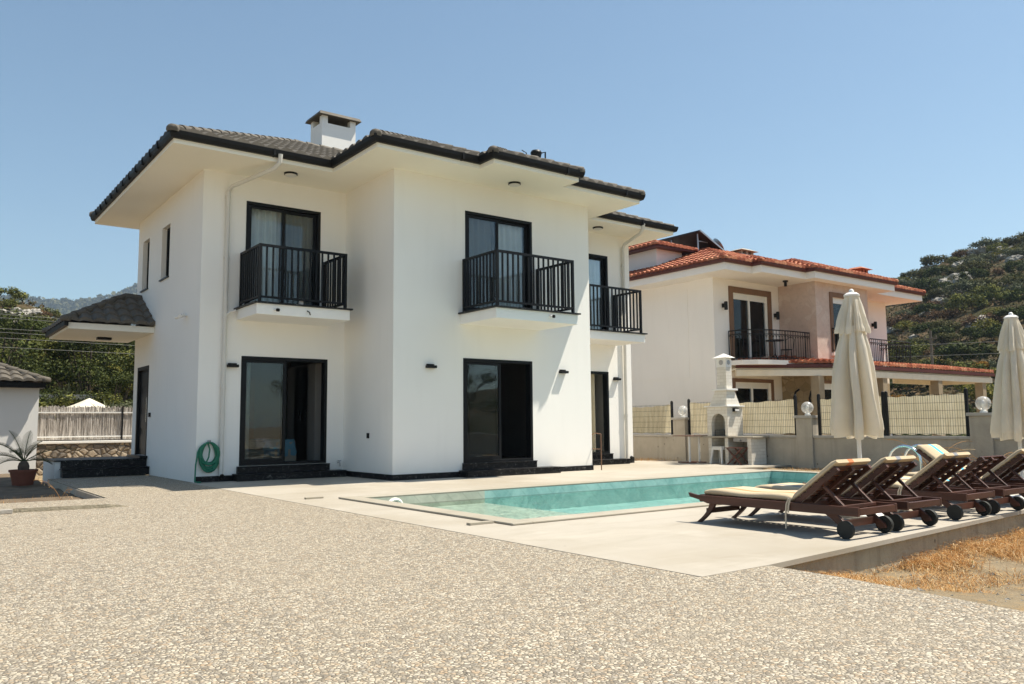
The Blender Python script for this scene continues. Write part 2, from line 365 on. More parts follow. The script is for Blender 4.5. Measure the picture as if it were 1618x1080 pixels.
def water():
    m, nt = nodes_of('pool_water'); g = G(nt); v = g.pos()
    t = g.n('ShaderNodeBsdfTransparent'); t.inputs[0].default_value = (.86, .98, .97, 1)
    s = g.n('ShaderNodeBsdfGlossy'); s.inputs['Roughness'].default_value = .03; s.inputs[0].default_value = (1, 1, 1, 1)
    h = g.math('ADD', g.noise(v, 3.6, 5, .6, .8), g.math('MULTIPLY', g.noise(v, 12, 3, .6, .5), .5))
    nb = g.bump(h, 1.0, .11); g.link(nb, s.inputs['Normal'])
    fr = g.n('ShaderNodeFresnel'); fr.inputs[0].default_value = 1.33; g.link(nb, fr.inputs['Normal'])
    mx = g.n('ShaderNodeMixShader'); g.link(g.math('MULTIPLY', fr.outputs[0], .8), mx.inputs[0]); g.link(t.outputs[0], mx.inputs[1]); g.link(s.outputs[0], mx.inputs[2])
    o = g.n('ShaderNodeOutputMaterial'); g.link(mx.outputs[0], o.inputs[0]); return m
M['water'] = water()

# ------------------------------------------------------------------ mesh builder
class MB:
    def __init__(s): s.v = []; s.f = []; s.m = []; s.cur = 0
    def vert(s, p): s.v.append((float(p[0]), float(p[1]), float(p[2]))); return len(s.v) - 1
    def face(s, idx): s.f.append(tuple(idx)); s.m.append(s.cur)
    def quad(s, a, b, c, d): s.face([s.vert(p) for p in (a, b, c, d)])
    def poly(s, pts): s.face([s.vert(p) for p in pts])
    def box(s, x0, x1, y0, y1, z0, z1, mat=None):
        if mat is not None: s.cur = mat
        s.hexa([(x0, y0, z0), (x1, y0, z0), (x1, y1, z0), (x0, y1, z0), (x0, y0, z1), (x1, y0, z1), (x1, y1, z1), (x0, y1, z1)])
    def hexa(s, P):
        i = [s.vert(p) for p in P]
        for q in ((0, 3, 2, 1), (4, 5, 6, 7), (0, 1, 5, 4), (1, 2, 6, 5), (2, 3, 7, 6), (3, 0, 4, 7)): s.face([i[k] for k in q])
    def bar(s, p, q, w, h, up=(0, 0, 1)):
        """rectangular bar from p to q: w across, h along up"""
        p = Vector(p); q = Vector(q); d = (q - p).normalized(); u = Vector(up); sd = d.cross(u)
        if sd.length < 1e-4: sd = d.cross(Vector((1, 0, 0)))
        sd.normalize(); u = sd.cross(d).normalized(); a = sd * w / 2; b = u * h / 2
        s.hexa([p - a - b, p + a - b, q + a - b, q - a - b, p - a + b, p + a + b, q + a + b, q - a + b])
    def prism(s, poly, z0, z1):
        n = len(poly); a = [s.vert((x, y, z0)) for x, y in poly]; b = [s.vert((x, y, z1)) for x, y in poly]
        s.face(a[::-1]); s.face(b)
        for i in range(n): s.face((a[i], a[(i + 1) % n], b[(i + 1) % n], b[i]))
    def side_prism(s, pts, axis, c0, c1):
        """polygon in the (h, z) plane pushed along axis 'x' or 'y'"""
        P = (lambda h, z, c: (c, h, z)) if axis == 'x' else (lambda h, z, c: (h, c, z))
        a = [s.vert(P(h, z, c0)) for h, z in pts]; b = [s.vert(P(h, z, c1)) for h, z in pts]; n = len(pts)
        s.face(a); s.face(b[::-1])
        for i in range(n): s.face((a[(i + 1) % n], a[i], b[i], b[(i + 1) % n]))
    def tube(s, pts, r, seg=8, closed=False, caps=True):
        pts = [Vector(p) for p in pts]; rings = []; n = len(pts); up = None
        for i, p in enumerate(pts):
            if closed: d = pts[(i + 1) % n] - pts[i - 1]
            else: d = pts[min(i + 1, n - 1)] - pts[max(i - 1, 0)]
            d.normalize()
            if up is None:
                up = Vector((0, 0, 1)) if abs(d.z) < .9 else Vector((1, 0, 0))
            sd = d.cross(up); sd.normalize(); up = sd.cross(d).normalized()
            rr = r[i] if isinstance(r, (list, tuple)) else r
            rings.append([s.vert(p + (sd * math.cos(2 * PI * k / seg) + up * math.sin(2 * PI * k / seg)) * rr) for k in range(seg)])
        for i in range(n if closed else n - 1):
            A = rings[i]; B = rings[(i + 1) % n]
            for k in range(seg): s.face((A[k], A[(k + 1) % seg], B[(k + 1) % seg], B[k]))
        if caps and not closed: s.face(rings[0][::-1]); s.face(rings[-1])
    def lathe(s, prof, c=(0, 0, 0), seg=24, axis='z'):
        rings = []
        for r, h in prof:
            ring = []
            for k in range(seg):
                a = 2 * PI * k / seg; x, y = r * math.cos(a), r * math.sin(a)
                p = {'z': (x, y, h), 'y': (x, h, y), 'x': (h, x, y)}[axis]
                ring.append(s.vert((c[0] + p[0], c[1] + p[1], c[2] + p[2])))
            rings.append(ring)
        for A, B in zip(rings, rings[1:]):
            for k in range(seg): s.face((A[k], A[(k + 1) % seg], B[(k + 1) % seg], B[k]))
        s.face(rings[0][::-1]); s.face(rings[-1])
    def build(s, name, mats, parent=None, smooth=None, bevel=0, loc=None, fix=True):
        me = bpy.data.meshes.new(name); me.from_pydata(s.v, [], s.f)
        if not isinstance(mats, (list, tuple)): mats = [mats]
        for m in mats: me.materials.append(M[m] if isinstance(m, str) else m)
        if len(mats) > 1: me.polygons.foreach_set('material_index', s.m)
        if fix:
            bm = bmesh.new(); bm.from_mesh(me); bmesh.ops.recalc_face_normals(bm, faces=bm.faces); bm.to_mesh(me); bm.free()
        if smooth is not None:
            me.polygons.foreach_set('use_smooth', [True] * len(me.polygons)); me.set_sharp_from_angle(angle=R(smooth))
        me.update()
        o = bpy.data.objects.new(name, me); COL.objects.link(o)
        if parent is not None: o.parent = parent
        if loc is not None: o.location = loc
        if bevel:
            b = o.modifiers.new('Bevel', 'BEVEL'); b.width = bevel; b.segments = 2; b.limit_method = 'ANGLE'; b.angle_limit = R(40)
        return o

def tag(o, label=None, cat=None, group=None, kind=None):
    if label: o['label'] = label
    if cat: o['category'] = cat
    if group: o['group'] = group
    if kind: o['kind'] = kind
    return o
def thing(name, label, cat, loc=(0, 0, 0), rz=0, group=None):
    o = bpy.data.objects.new(name, None); o.empty_display_size = .2; COL.objects.link(o)
    o.location = loc; o.rotation_euler = (0, 0, rz); return tag(o, label, cat, group)
def struct(o): o['kind'] = 'structure'; return o
def copy_tree(o, parent=None):
    c = o.copy(); COL.objects.link(c); c.parent = parent
    for ch in list(o.children): copy_tree(ch, c)
    return c

def wall(mb, axis, c, th, u0, u1, z0, z1, holes=()):
    """vertical wall: outer face at c, thickness th (signed, inward), openings cut right through"""
    us = sorted({u0, u1, *[h[0] for h in holes], *[h[1] for h in holes]}); zs = sorted({z0, z1, *[h[2] for h in holes], *[h[3] for h in holes]})
    P = (lambda u, d, z: (u, c + d, z)) if axis == 'x' else (lambda u, d, z: (c + d, u, z))
    def solid(i, j):
        if i < 0 or j < 0 or i >= len(us) - 1 or j >= len(zs) - 1: return False
        cu = (us[i] + us[i + 1]) / 2; cz = (zs[j] + zs[j + 1]) / 2
        return not any(h[0] < cu < h[1] and h[2] < cz < h[3] for h in holes)
    for i in range(len(us) - 1):
        for j in range(len(zs) - 1):
            if not solid(i, j): continue
            a, b, p, q = us[i], us[i + 1], zs[j], zs[j + 1]
            for d in (0, th): mb.quad(P(a, d, p), P(b, d, p), P(b, d, q), P(a, d, q))
            if not solid(i - 1, j): mb.quad(P(a, 0, p), P(a, th, p), P(a, th, q), P(a, 0, q))
            if not solid(i + 1, j): mb.quad(P(b, 0, p), P(b, th, p), P(b, th, q), P(b, 0, q))
            if not solid(i, j - 1): mb.quad(P(a, 0, p), P(a, th, p), P(b, th, p), P(b, 0, p))
            if not solid(i, j + 1): mb.quad(P(a, 0, q), P(a, th, q), P(b, th, q), P(b, 0, q))

# ------------------------------------------------------------------ tiled roofs
def tile_slope(mb, A, e, n, s, vmax, ul, ur, per=.3, crs=.34, amp=.056, step=.042):
    """one pitched plane of interlocking tiles; A eave start, e along the eave, n inward; ul/ur(v) bound the plane"""
    A = Vector(A); e = Vector((*e, 0)); n = Vector((*n, 0)); rows = max(1, math.ceil(vmax / crs)); du = per / 10
    prof = lambda u: amp * (1 - abs(math.cos(PI * u / per)) ** 5) + .15 * amp * math.sin(2 * PI * u / per)
    for j in range(rows):
        v0 = j * crs; v1 = min(vmax, v0 + crs)
        lo = min(ul(v0), ul(v1)); hi = max(ur(v0), ur(v1))
        if hi - lo < .01: continue
        k0 = math.floor(lo / du); k1 = math.ceil(hi / du); prev = None
        for k in range(k0, k1 + 1):
            u = k * du; pts = []
            for v, dz in ((v0, -.01), (v0, step), (v1, 0)):
                uu = min(max(u, ul(v)), ur(v)) if ur(v) > ul(v) else (ul(v) + ur(v)) / 2
                w = prof(u)
                pts.append(mb.vert(A + e * uu + n * v + Vector((0, 0, s * v + dz + (w if dz >= 0 else w * .4)))))
            if prev:
                mb.face((prev[0], pts[0], pts[1], prev[1])); mb.face((prev[1], pts[1], pts[2], prev[2]))
            prev = pts
def ridge_tiles(mb, P, Q, r=.112, seg=.36, lift=.015):
    P = Vector(P); Q = Vector(Q); L = (Q - P).length; d = (Q - P) / L; n = max(1, round(L / seg)); st = L / n
    sd = d.cross(Vector((0, 0, 1))).normalized(); up = sd.cross(d).normalized(); K = 9
    for i in range(n):
        a = P + d * (i * st - .03) + Vector((0, 0, lift)); b = P + d * ((i + 1) * st + .03) + Vector((0, 0, lift))
        rings = []
        for c, rr in ((a, r * .55 if i == 0 else r * 1.06), (a + d * .05, r * 1.08), (b, r * .80)):
            rings.append([mb.vert(c + sd * math.cos(PI * (k / (K - 1) * 1.3 - .15)) * rr + up * math.sin(PI * (k / (K - 1) * 1.3 - .15)) * rr * .85) for k in range(K)])
        for A, B in zip(rings, rings[1:]):
            for k in range(K - 1): mb.face((A[k], A[k + 1], B[k + 1], B[k]))
        mb.face(rings[0]); mb.face(rings[-1])
def gutter(mb, pts, z0, z1, w, seam=0):
    """square gutter following an eave polyline (outside = right of travel)"""
    for p, q in zip(pts, pts[1:]):
        p = Vector((*p, 0)); q = Vector((*q, 0)); d = (q - p).normalized(); o = Vector((d.y, -d.x, 0))
        pr = [(0, z0), (w * .75, z0), (w, z0 + (z1 - z0) * .45), (w * 1.06, z1), (0, z1)]
        a = [mb.vert(p - d * 0 + o * x + Vector((0, 0, z)) + d * (0)) for x, z in pr]
        b = [mb.vert(q + o * x + Vector((0, 0, z))) for x, z in pr]
        k = len(pr)
        for i in range(k): mb.face((a[i], a[(i + 1) % k], b[(i + 1) % k], b[i]))
        mb.face(a[::-1]); mb.face(b)
        if seam:
            L = (q - p).length; m = int(L / seam)
            for i in range(1, m + 1):
                c = p + d * (i * seam)
                if i * seam > L - .1: break
                mb.hexa([c + o * x + d * t + Vector((0, 0, z)) for z, in ((z0 - .012,), (z1 + .006,)) for x, t in ((-.0, -.02), (w + .022, -.02), (w + .022, .02), (-.0, .02))])
def corner_join(mb, x, y, w, z0, z1, sx, sy):
    mb.box(min(x, x + sx * w), max(x, x + sx * w), min(y, y + sy * w), max(y, y + sy * w), z0 + .004, z1 - .004)

# ================================================================== CAMERA
f_px, pit, rol, yaw = 1299.135, .100240669, -.0086828311, .641341809
fw = Vector((math.sin(yaw) * math.cos(pit), math.cos(yaw) * math.cos(pit), math.sin(pit)))
r0 = Vector((math.cos(yaw), -math.sin(yaw), 0)); u0 = r0.cross(fw)
rt = r0 * math.cos(rol) + u0 * math.sin(rol); upv = -r0 * math.sin(rol) + u0 * math.cos(rol)
cam_d = bpy.data.cameras.new('camera'); cam = bpy.data.objects.new('camera', cam_d); COL.objects.link(cam)
cam.matrix_world = Matrix(((rt.x, upv.x, -fw.x, 0), (rt.y, upv.y, -fw.y, 0), (rt.z, upv.z, -fw.z, 1.1), (0, 0, 0, 1)))
cam_d.sensor_width = 36; cam_d.lens = 36 * f_px / 1618; cam_d.clip_start = .1; cam_d.clip_end = 9000
scene.camera = cam

# ================================================================== LIGHT
sun_v = Vector((.46, -.22, 1)).normalized()
sd = bpy.data.lights.new('sun', 'SUN'); sd.energy = 4.7; sd.angle = R(.5); sd.color = (1, .92, .79)
so = bpy.data.objects.new('sun', sd); COL.objects.link(so); so.rotation_euler = sun_v.to_track_quat('Z', 'Y').to_euler()
so.location = (20, -10, 60)
w = bpy.data.worlds.new('World'); scene.world = w; w.use_nodes = True
nt = w.node_tree; bg = nt.nodes['Background']; sky = nt.nodes.new('ShaderNodeTexSky'); sky.sky_type = 'NISHITA'; sky.sun_disc = False
sky.sun_elevation = math.asin(sun_v.z); sky.sun_rotation = math.atan2(sun_v.x, sun_v.y)
sky.air_density = 1.0; sky.dust_density = .6; sky.ozone_density = 1.0; sky.altitude = 50
hs_ = nt.nodes.new('ShaderNodeHueSaturation'); hs_.inputs['Saturation'].default_value = 1.04   # slightly more saturated sky; the mix below tints it faintly green
nt.links.new(sky.outputs[0], hs_.inputs['Color'])
tn = nt.nodes.new('ShaderNodeMix'); tn.data_type = 'RGBA'; tn.blend_type = 'MULTIPLY'; tn.inputs[0].default_value = 1; tn.inputs[7].default_value = (.95, 1.03, .97, 1)
nt.links.new(hs_.outputs[0], tn.inputs[6]); nt.links.new(tn.outputs[2], bg.inputs[0]); bg.inputs[1].default_value = .076
vs = scene.view_settings; vs.view_transform = 'Standard'; vs.look = 'None'; vs.exposure = .90; vs.gamma = 1
scene.cycles.max_bounces = 12; scene.cycles.diffuse_bounces = 9; scene.cycles.transparent_max_bounces = 24; scene.cycles.use_denoising = True
scene.cycles.caustics_reflective = False; scene.cycles.caustics_refractive = False
scene.cycles.sample_clamp_indirect = 6

# ================================================================== GROUND, PAVING, POOL
mb = MB()   # one sheet to the horizon, a hole kept for the pool basin
xs = [-2050, 5.72, 15.75, 2050]; ys = [-2050, 7.58, 11.45, 2050]
for i in range(3):
    for j in range(3):
        if i == 1 and j == 1: continue
        mb.quad((xs[i], ys[j], -.42), (xs[i + 1], ys[j], -.42), (xs[i + 1], ys[j + 1], -.42), (xs[i], ys[j + 1], -.42))
struct(mb.build('ground', 'dirt'))

def slab(name, poly, z0, z1, mat):
    m_ = MB(); m_.prism(poly, z0, z1); return struct(m_.build(name, mat))
# pebble paving: in front and along the left of the deck, up to the porch steps
slab('paving', [(-14, -8), (5.05, -8), (5.14, 1.0), (5.45, 3.4), (5.47, 4.03), (4.69, 4.03), (4.72, 17.1), (4.84, 17.1), (4.84, 20.75), (2.74, 20.75), (2.74, 14.40), (-14, 14.40)], -.40, 0, 'pebble')
# deck with a rectangular hole for the pool
mb = MB()
def deckcell(x0, x1, y0, y1): mb.box(x0, x1, y0, y1, -.40, .004)
outer_pts = [(4.69, 4.03), (5.47, 4.03), (11.15, 4.47), (16.3, 4.85)]
mb.prism([(4.69, 4.03), (5.47, 4.03), (5.72, 4.05), (5.72, 17.1), (4.72, 17.1)], -.038, .004)
mb.prism([(5.72, 4.05), (11.15, 4.47), (15.75, 4.81), (15.75, 7.58), (5.72, 7.58)], -.038, .004)
mb.prism([(15.75, 4.81), (16.3, 4.85), (16.3, 12.9), (18.6, 12.9), (18.6, 17.6), (15.75, 17.6)], -.038, .004)
mb.prism([(5.72, 11.45), (15.75, 11.45), (15.75, 17.1), (5.72, 17.1)], -.038, .004)
struct(mb.build('pool_deck', 'deck'))
mb = MB()   # rendered edge wall below the overhanging deck slabs
mb.prism([(5.40, 4.075), (11.15, 4.525), (16.2, 4.91), (16.2, 5.3), (5.40, 4.6)], -.42, -.040)
mb.prism([(16.0, 5.3), (16.2, 5.3), (16.2, 12.85), (16.0, 12.85)], -.42, -.040)
struct(mb.build('deck_edge', 'deckside'))
mb = MB()
for a in ((5.44, 5.72, 7.30, 11.73), (15.75, 16.03, 7.30, 11.73)): mb.box(*a, .006, .030)
for a in ((5.72, 15.75, 7.30, 7.58), (5.72, 15.75, 11.45, 11.73)): mb.box(*a, .006, .030)
struct(mb.build('pool_coping', 'coping', bevel=.008))
slab('deck_drain', [(5.02, 11.95), (5.30, 11.95), (5.30, 12.02), (5.02, 12.02)], .006, .03, 'coping')
slab('deck_drain', [(5.10, 7.62), (5.42, 7.62), (5.42, 7.70), (5.10, 7.70)], .006, .03, 'coping')
mb = MB()   # basin: shallow shelf by the house corner, deep end raised to imitate refraction
X0, X1, Y0, Y1, XS = 5.723, 15.747, 7.583, 11.447, 7.95
ZW, ZS, ZD = -.135, -.195, -.40
for k_, (a, b, zb) in enumerate(((X0, XS, ZS), (XS, X1, ZD))):
    mb.cur = 1 - k_
    mb.quad((a, Y0, zb), (b, Y0, zb), (b, Y1, zb), (a, Y1, zb))
    mb.quad((a, Y0, zb), (b, Y0, zb), (b, Y0, .004), (a, Y0, .004)); mb.quad((a, Y1, zb), (b, Y1, zb), (b, Y1, .004), (a, Y1, .004))
mb.cur = 1; mb.quad((XS, Y0, ZD), (XS, Y1, ZD), (XS, Y1, ZS), (XS, Y0, ZS))
mb.quad((X0, Y0, ZS), (X0, Y1, ZS), (X0, Y1, .004), (X0, Y0, .004)); mb.cur = 0; mb.quad((X1, Y0, ZD), (X1, Y1, ZD), (X1, Y1, .004), (X1, Y0, .004))
struct(mb.build('pool_basin', ['pooldeep', 'pool'], fix=False))
# the water body: a rippled surface; its sides and floor lie just outside the basin lining
mb = MB(); NXW, NYW = 210, 84; ax, bx_, ay, by_ = X0 + .001, X1 - .001, Y0 + .001, Y1 - .001; g_ = []
def ripple(x, y): return .0052 * noise.noise((x * 1.7, y * 2.1, .3)) + .0030 * noise.noise((x * 4.3, y * 5.0, 1.7)) + .0011 * noise.noise((x * 9.5, y * 10.5, 4.1))
for i in range(NXW + 1):
    for j in range(NYW + 1):
        x = ax + (bx_ - ax) * i / NXW; y = ay + (by_ - ay) * j / NYW; g_.append(mb.vert((x, y, ZW + ripple(x, y))))
ix = lambda i, j: i * (NYW + 1) + j
for i in range(NXW):
    for j in range(NYW): mb.face((ix(i, j), ix(i + 1, j), ix(i + 1, j + 1), ix(i, j + 1)))
struct(mb.build('pool_water', 'water', smooth=180))
# round underwater light and its ring on the far wall near the corner
t = thing('pool_light', 'round white pool light on the pool wall near the house corner', 'pool light', (6.25, 11.45, -.16))
mb = MB(); mb.lathe([(.15, 0), (.15, -.03), (.125, -.055), (.10, -.04), (.10, 0)], axis='y'); mb.build('ring', 'plastic_w', t, smooth=40)
mb = MB(); mb.lathe([(.098, -.005), (.09, -.03), (.04, -.042), (.0, -.044)], axis='y'); mb.build('lens', 'lens', t, smooth=40)

# uneven dry ground right of the paving, and the planting bed on the left
def hfield(name, x0, x1, y0, y1, step, zf, mat, keep=lambda x, y: True):
    m_ = MB(); nx = int((x1 - x0) / step); ny = int((y1 - y0) / step); idx = {}
    for i in range(nx + 1):
        for j in range(ny + 1):
            x = x0 + i * step; y = y0 + j * step
            if keep(x, y): idx[i, j] = m_.vert((x, y, zf(x, y)))
    for i in range(nx):
        for j in range(ny):
            q = [(i, j), (i + 1, j), (i + 1, j + 1), (i, j + 1)]
            if all(k in idx for k in q): m_.face([idx[k] for k in q])
    return struct(m_.build(name, mat, smooth=180, fix=False))
def dz(x, y):
    a = max(0, min(1, (x - 5.3) / 1.7)) * max(.35, min(1, (y - 1.2) / 2.2)); n_ = noise.noise((x * 1.3, y * 1.3, 0)) * .05 + noise.noise((x * 5, y * 5, 2)) * .02
    return -.035 - .27 * a + n_ * min(1, .3 + a)
hfield('bare_ground', 5.0, 17, -3, 5.0, .12, dz, 'dirt', lambda x, y: y < 4.5 + (x - 5.47) * .07)
hfield('bare_ground', 16.15, 18.7, 4.8, 13.0, .15, lambda x, y: -.06 + noise.noise((x * 2, y * 2, 0)) * .05, 'dirt')
hfield('garden_bed', -6, 2.9, 14.3, 28.5, .2, lambda x, y: -.13 + noise.noise((x * 1.5, y * 1.5, 4)) * .05, 'bedsoil')
mb = MB(); mb.box(2.72, 2.86, 14.42, 20.7, -.3, -.02); mb.box(-8, 2.86, 14.36, 14.42, -.3, -.02)
struct(mb.build('bed_kerb', 'concrete'))
mb = MB(); T_ = [(-8, 12.72, .055), (1.1, 12.79, .055), (2.45, 12.66, .05), (2.70, 12.70, .004), (2.72, 14.40, .004), (-8, 14.40, .03)]
tv = [mb.vert(p) for p in T_]; mb.face(tv); bv = [mb.vert((p[0], p[1], .001)) for p in T_]; mb.cur = 1
for i in range(3): mb.face((tv[i], tv[i + 1], bv[i + 1], bv[i]))
struct(mb.build('paving_step', ['pebble', 'deckside']))
mb = MB(); mb.box(-8, 1.28, 12.64, 12.715, .002, .058); struct(mb.build('kerb_stone', 'coplight', bevel=.006))

# ================================================================== THE VILLA
villa = thing('white_villa', 'white two storey villa with charcoal roof and black balconies beside the pool', 'house', (10.8, 19.5, 0))
VL = villa.location.copy()
def vb(mb, name, mats, parent=None, **k):
    p = parent or villa; o = mb.build(name, mats, p, **k)
    off = VL if p is villa else Vector((0, 0, 0))
    o.location = -off if p is villa else o.location
    return o
ZS_ = 6.43
D = dict(LL=(5.71, 7.63, .30, 2.58), LU=(5.74, 7.42, 3.58, 5.90), ML=(9.73, 11.62, .29, 2.54), MU=(9.79, 11.65, 3.54, 5.80), RL=(14.1, 15.82, .28, 2.54), RU=(14.1, 15.87, 3.56, 5.81))
SD = (21.18, 22.30, .44, 2.61); WA = (21.58, 22.25, 4.56, 5.83); WB = (19.64, 20.36, 4.57, 5.81)
mb = MB(); T = .24
wall(mb, 'y', 4.84, T, 17.1, 22.75, 0, ZS_, (SD, WA, WB))
wall(mb, 'x', 17.1, T, 4.84 + T, 8.03 + T, 0, ZS_, (D['LL'], D['LU']))
wall(mb, 'y', 8.03, T, 14.8, 17.1, 0, ZS_)
wall(mb, 'x', 14.8, T, 8.03 + T, 13.42 - T, 0, ZS_, (D['ML'], D['MU']))
wall(mb, 'y', 13.42, -T, 14.8, 16.72, 0, ZS_)
wall(mb, 'x', 16.72, T, 13.42 - T, 16.72 - T, 0, ZS_, (D['RL'], D['RU']))
wall(mb, 'y', 16.72, -T, 16.72, 22.75, 0, ZS_)
wall(mb, 'x', 22.75, -T, 4.84 + T, 16.72 - T, 0, ZS_)
vb(mb, 'wall', 'white')
mb = MB()   # inside floors and partitions
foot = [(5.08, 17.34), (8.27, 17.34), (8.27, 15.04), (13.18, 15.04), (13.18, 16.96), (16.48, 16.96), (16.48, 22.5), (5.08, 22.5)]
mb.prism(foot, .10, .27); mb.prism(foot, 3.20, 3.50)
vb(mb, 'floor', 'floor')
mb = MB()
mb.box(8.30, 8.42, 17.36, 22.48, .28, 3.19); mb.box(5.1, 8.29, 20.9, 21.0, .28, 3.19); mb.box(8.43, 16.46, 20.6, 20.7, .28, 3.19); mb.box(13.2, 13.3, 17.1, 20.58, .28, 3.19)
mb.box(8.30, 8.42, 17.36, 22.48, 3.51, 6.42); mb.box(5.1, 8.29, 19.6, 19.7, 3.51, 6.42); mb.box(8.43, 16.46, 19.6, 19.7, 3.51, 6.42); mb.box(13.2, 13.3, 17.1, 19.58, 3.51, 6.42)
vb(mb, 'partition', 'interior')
# plinth and steps
for a in ((4.83, 5.66, 17.078, 17.099), (7.69, 8.028, 17.078, 17.099), (8.008, 8.029, 14.778, 17.076), (8.03, 9.70, 14.778, 14.799), (11.68, 13.44, 14.778, 14.799), (15.9, 16.74, 16.698, 16.719)):
    mb = MB(); mb.box(*a, .004, .12); vb(mb, 'plinth', 'granite')
for k, y, ax0, ax1, bx0, bx1 in (('LL', 17.1, 5.66, 7.69, 5.58, 7.95), ('ML', 14.8, 9.70, 11.68, 9.62, 12.15), ('RL', 16.72, 14.05, 15.88, 13.9, 16.25)):
    mb = MB(); mb.box(ax0, ax1, y - .07, y - .002, .145, .27); mb.box(ax0 - .0, ax1, y - .09, y + .2, .272, .292)
    mb.box(bx0, bx1, y - .34, y - .003, .004, .125); mb.box(bx0 - .01, bx1 + .01, y - .36, y - .004, .127, .146)
    vb(mb, 'doorstep', 'granite', bevel=.004)

def sliding_door(y, rect, split=.5, screen=None, open_gap=0, curtain=None):
    x0, x1, z0, z1 = rect; W = .065; mb = MB()
    for a in ((x0, x1, z1 - W, z1), (x0, x1, z0, z0 + W * .9), (x0, x0 + W, z0 + W * .9, z1 - W), (x1 - W, x1, z0 + W * .9, z1 - W)):
        mb.box(a[0], a[1], y - .012, y + .17, a[2], a[3])
    fr = vb(mb, 'sliding_door', 'anthracite', bevel=.004)
    ix0, ix1, iz0, iz1 = x0 + W, x1 - W, z0 + W * .9, z1 - W; xm = ix0 + (ix1 - ix0) * split; S = .062
    sh_ = (ix1 - xm + S / 2) * open_gap
    for s, (a, b, yy) in enumerate(((ix0, xm + S / 2, y + .03), (max(ix0, xm - S / 2 - sh_), ix1 - sh_, y + .09))):
        mb = MB()
        for q in ((a, b, iz1 - S, iz1), (a, b, iz0, iz0 + S * 1.2), (a, a + S, iz0 + S * 1.2, iz1 - S), (b - S, b, iz0 + S * 1.2, iz1 - S)): mb.box(q[0], q[1], yy, yy + .045, q[2], q[3])
        vb(mb, 'sash', 'anthracite', fr, bevel=.003)
        mb = MB(); mb.box(a + S - .002, b - S + .002, yy + .018, yy + .026, iz0 + S * 1.2 - .002, iz1 - S + .002)
        vb(mb, 'pane', 'glass', fr)
        if screen is not None and screen == s:
            mb = MB(); mb.quad((a + S, yy + .036, iz0 + S), (b - S, yy + .036, iz0 + S), (b - S, yy + .036, iz1 - S), (a + S, yy + .036, iz1 - S)); vb(mb, 'insect_screen', 'screen', fr)
    return fr
sliding_door(17.1, D['LL'], .5, 0, .95); sliding_door(17.1, D['LU'], .5, 1)
sliding_door(14.8, D['ML'], .53, 0, .95); sliding_door(14.8, D['MU'], .48, 0)
sliding_door(16.72, D['RL'], .5, None, .95); sliding_door(16.72, D['RU'], .5, None)
# narrow side windows and the entrance door on the left wall
for y0, y1, z0, z1 in (WA, WB):
    mb = MB(); W = .055
    for a in ((y0, y1, z1 - W, z1), (y0, y1, z0, z0 + W), (y0, y0 + W, z0 + W, z1 - W), (y1 - W, y1, z0 + W, z1 - W)): mb.box(4.95, 5.03, a[0], a[1], a[2], a[3])
    fr = vb(mb, 'window', 'anthracite')
    mb = MB(); mb.box(4.985, 4.993, y0 + W, y1 - W, z0 + W, z1 - W); vb(mb, 'pane', 'glass', fr)
    mb = MB(); mb.box(4.80, 4.949, y0 - .03, y1 + .03, z0 - .03, z0 - .002); vb(mb, 'sill', 'granite', fr)
y0, y1, z0, z1 = SD; mb = MB()
for a in ((y0, y1, z1 - .09, z1), (y0, y0 + .08, z0, z1 - .09), (y1 - .08, y1, z0, z1 - .09)): mb.box(4.825, 5.0, *a)
mb.cur = 0; mb.box(4.90, 4.96, y0 + .08, y1 - .08, z0, z1 - .09)
for k in range(4): mb.box(4.885, 4.899, y0 + .2, y1 - .2, z0 + .15 + k * .5, z0 + .5 + k * .5)
dr = vb(mb, 'entrance_door', 'darkmetal', bevel=.004)
mb = MB(); mb.tube([(4.85, y0 + .16, z0 + .8), (4.85, y0 + .16, z0 + 1.4)], .014); mb.tube([(4.85, y0 + .16, z0 + .85), (4.9, y0 + .16, z0 + .85)], .01); mb.tube([(4.85, y0 + .16, z0 + 1.35), (4.9, y0 + .16, z0 + 1.35)], .01); vb(mb, 'handle', 'chrome', dr, smooth=40)

# ---- eaves
S_ = [(3.9, 23.4), (3.9, 15.77), (7.11, 15.77), (7.11, 13.78), (9.5, 13.78), (9.5, 13.28), (11.78, 13.28), (11.78, 13.80), (14.2, 13.80), (14.2, 15.62), (17.4, 15.62), (17.4, 23.4)]
mb = MB(); mb.prism(S_, ZS_, ZS_ + .02)
n = len(S_)
for i in range(n):
    p, q = Vector(S_[i]), Vector(S_[(i + 1) % n]); d = (q - p).normalized(); o = Vector((d.y, -d.x))
    # white fascia board, proud of the soffit edge
    a = p + o * .012 ; b = q + o * .012
    mb.hexa([(p.x, p.y, ZS_ - .012), (q.x, q.y, ZS_ - .012), (b.x, b.y, ZS_ - .012), (a.x, a.y, ZS_ - .012), (p.x, p.y, ZS_ + .14), (q.x, q.y, ZS_ + .14), (b.x, b.y, ZS_ + .14), (a.x, a.y, ZS_ + .14)])
vb(mb, 'soffit', 'soffit')
GZ0, GZ1, GW = ZS_ + .075, ZS_ + .215, .105
mb = MB()
def off_poly(P, dist):
    out = []; n = len(P)
    for i in range(n):
        a, b, c = Vector(P[i - 1]), Vector(P[i]), Vector(P[(i + 1) % n])
        d1 = (b - a).normalized(); d2 = (c - b).normalized(); n1 = Vector((d1.y, -d1.x)); n2 = Vector((d2.y, -d2.x))
        k = n1 + n2; out.append(b + k * (dist / max(.2, k.dot(n1))))
    return out
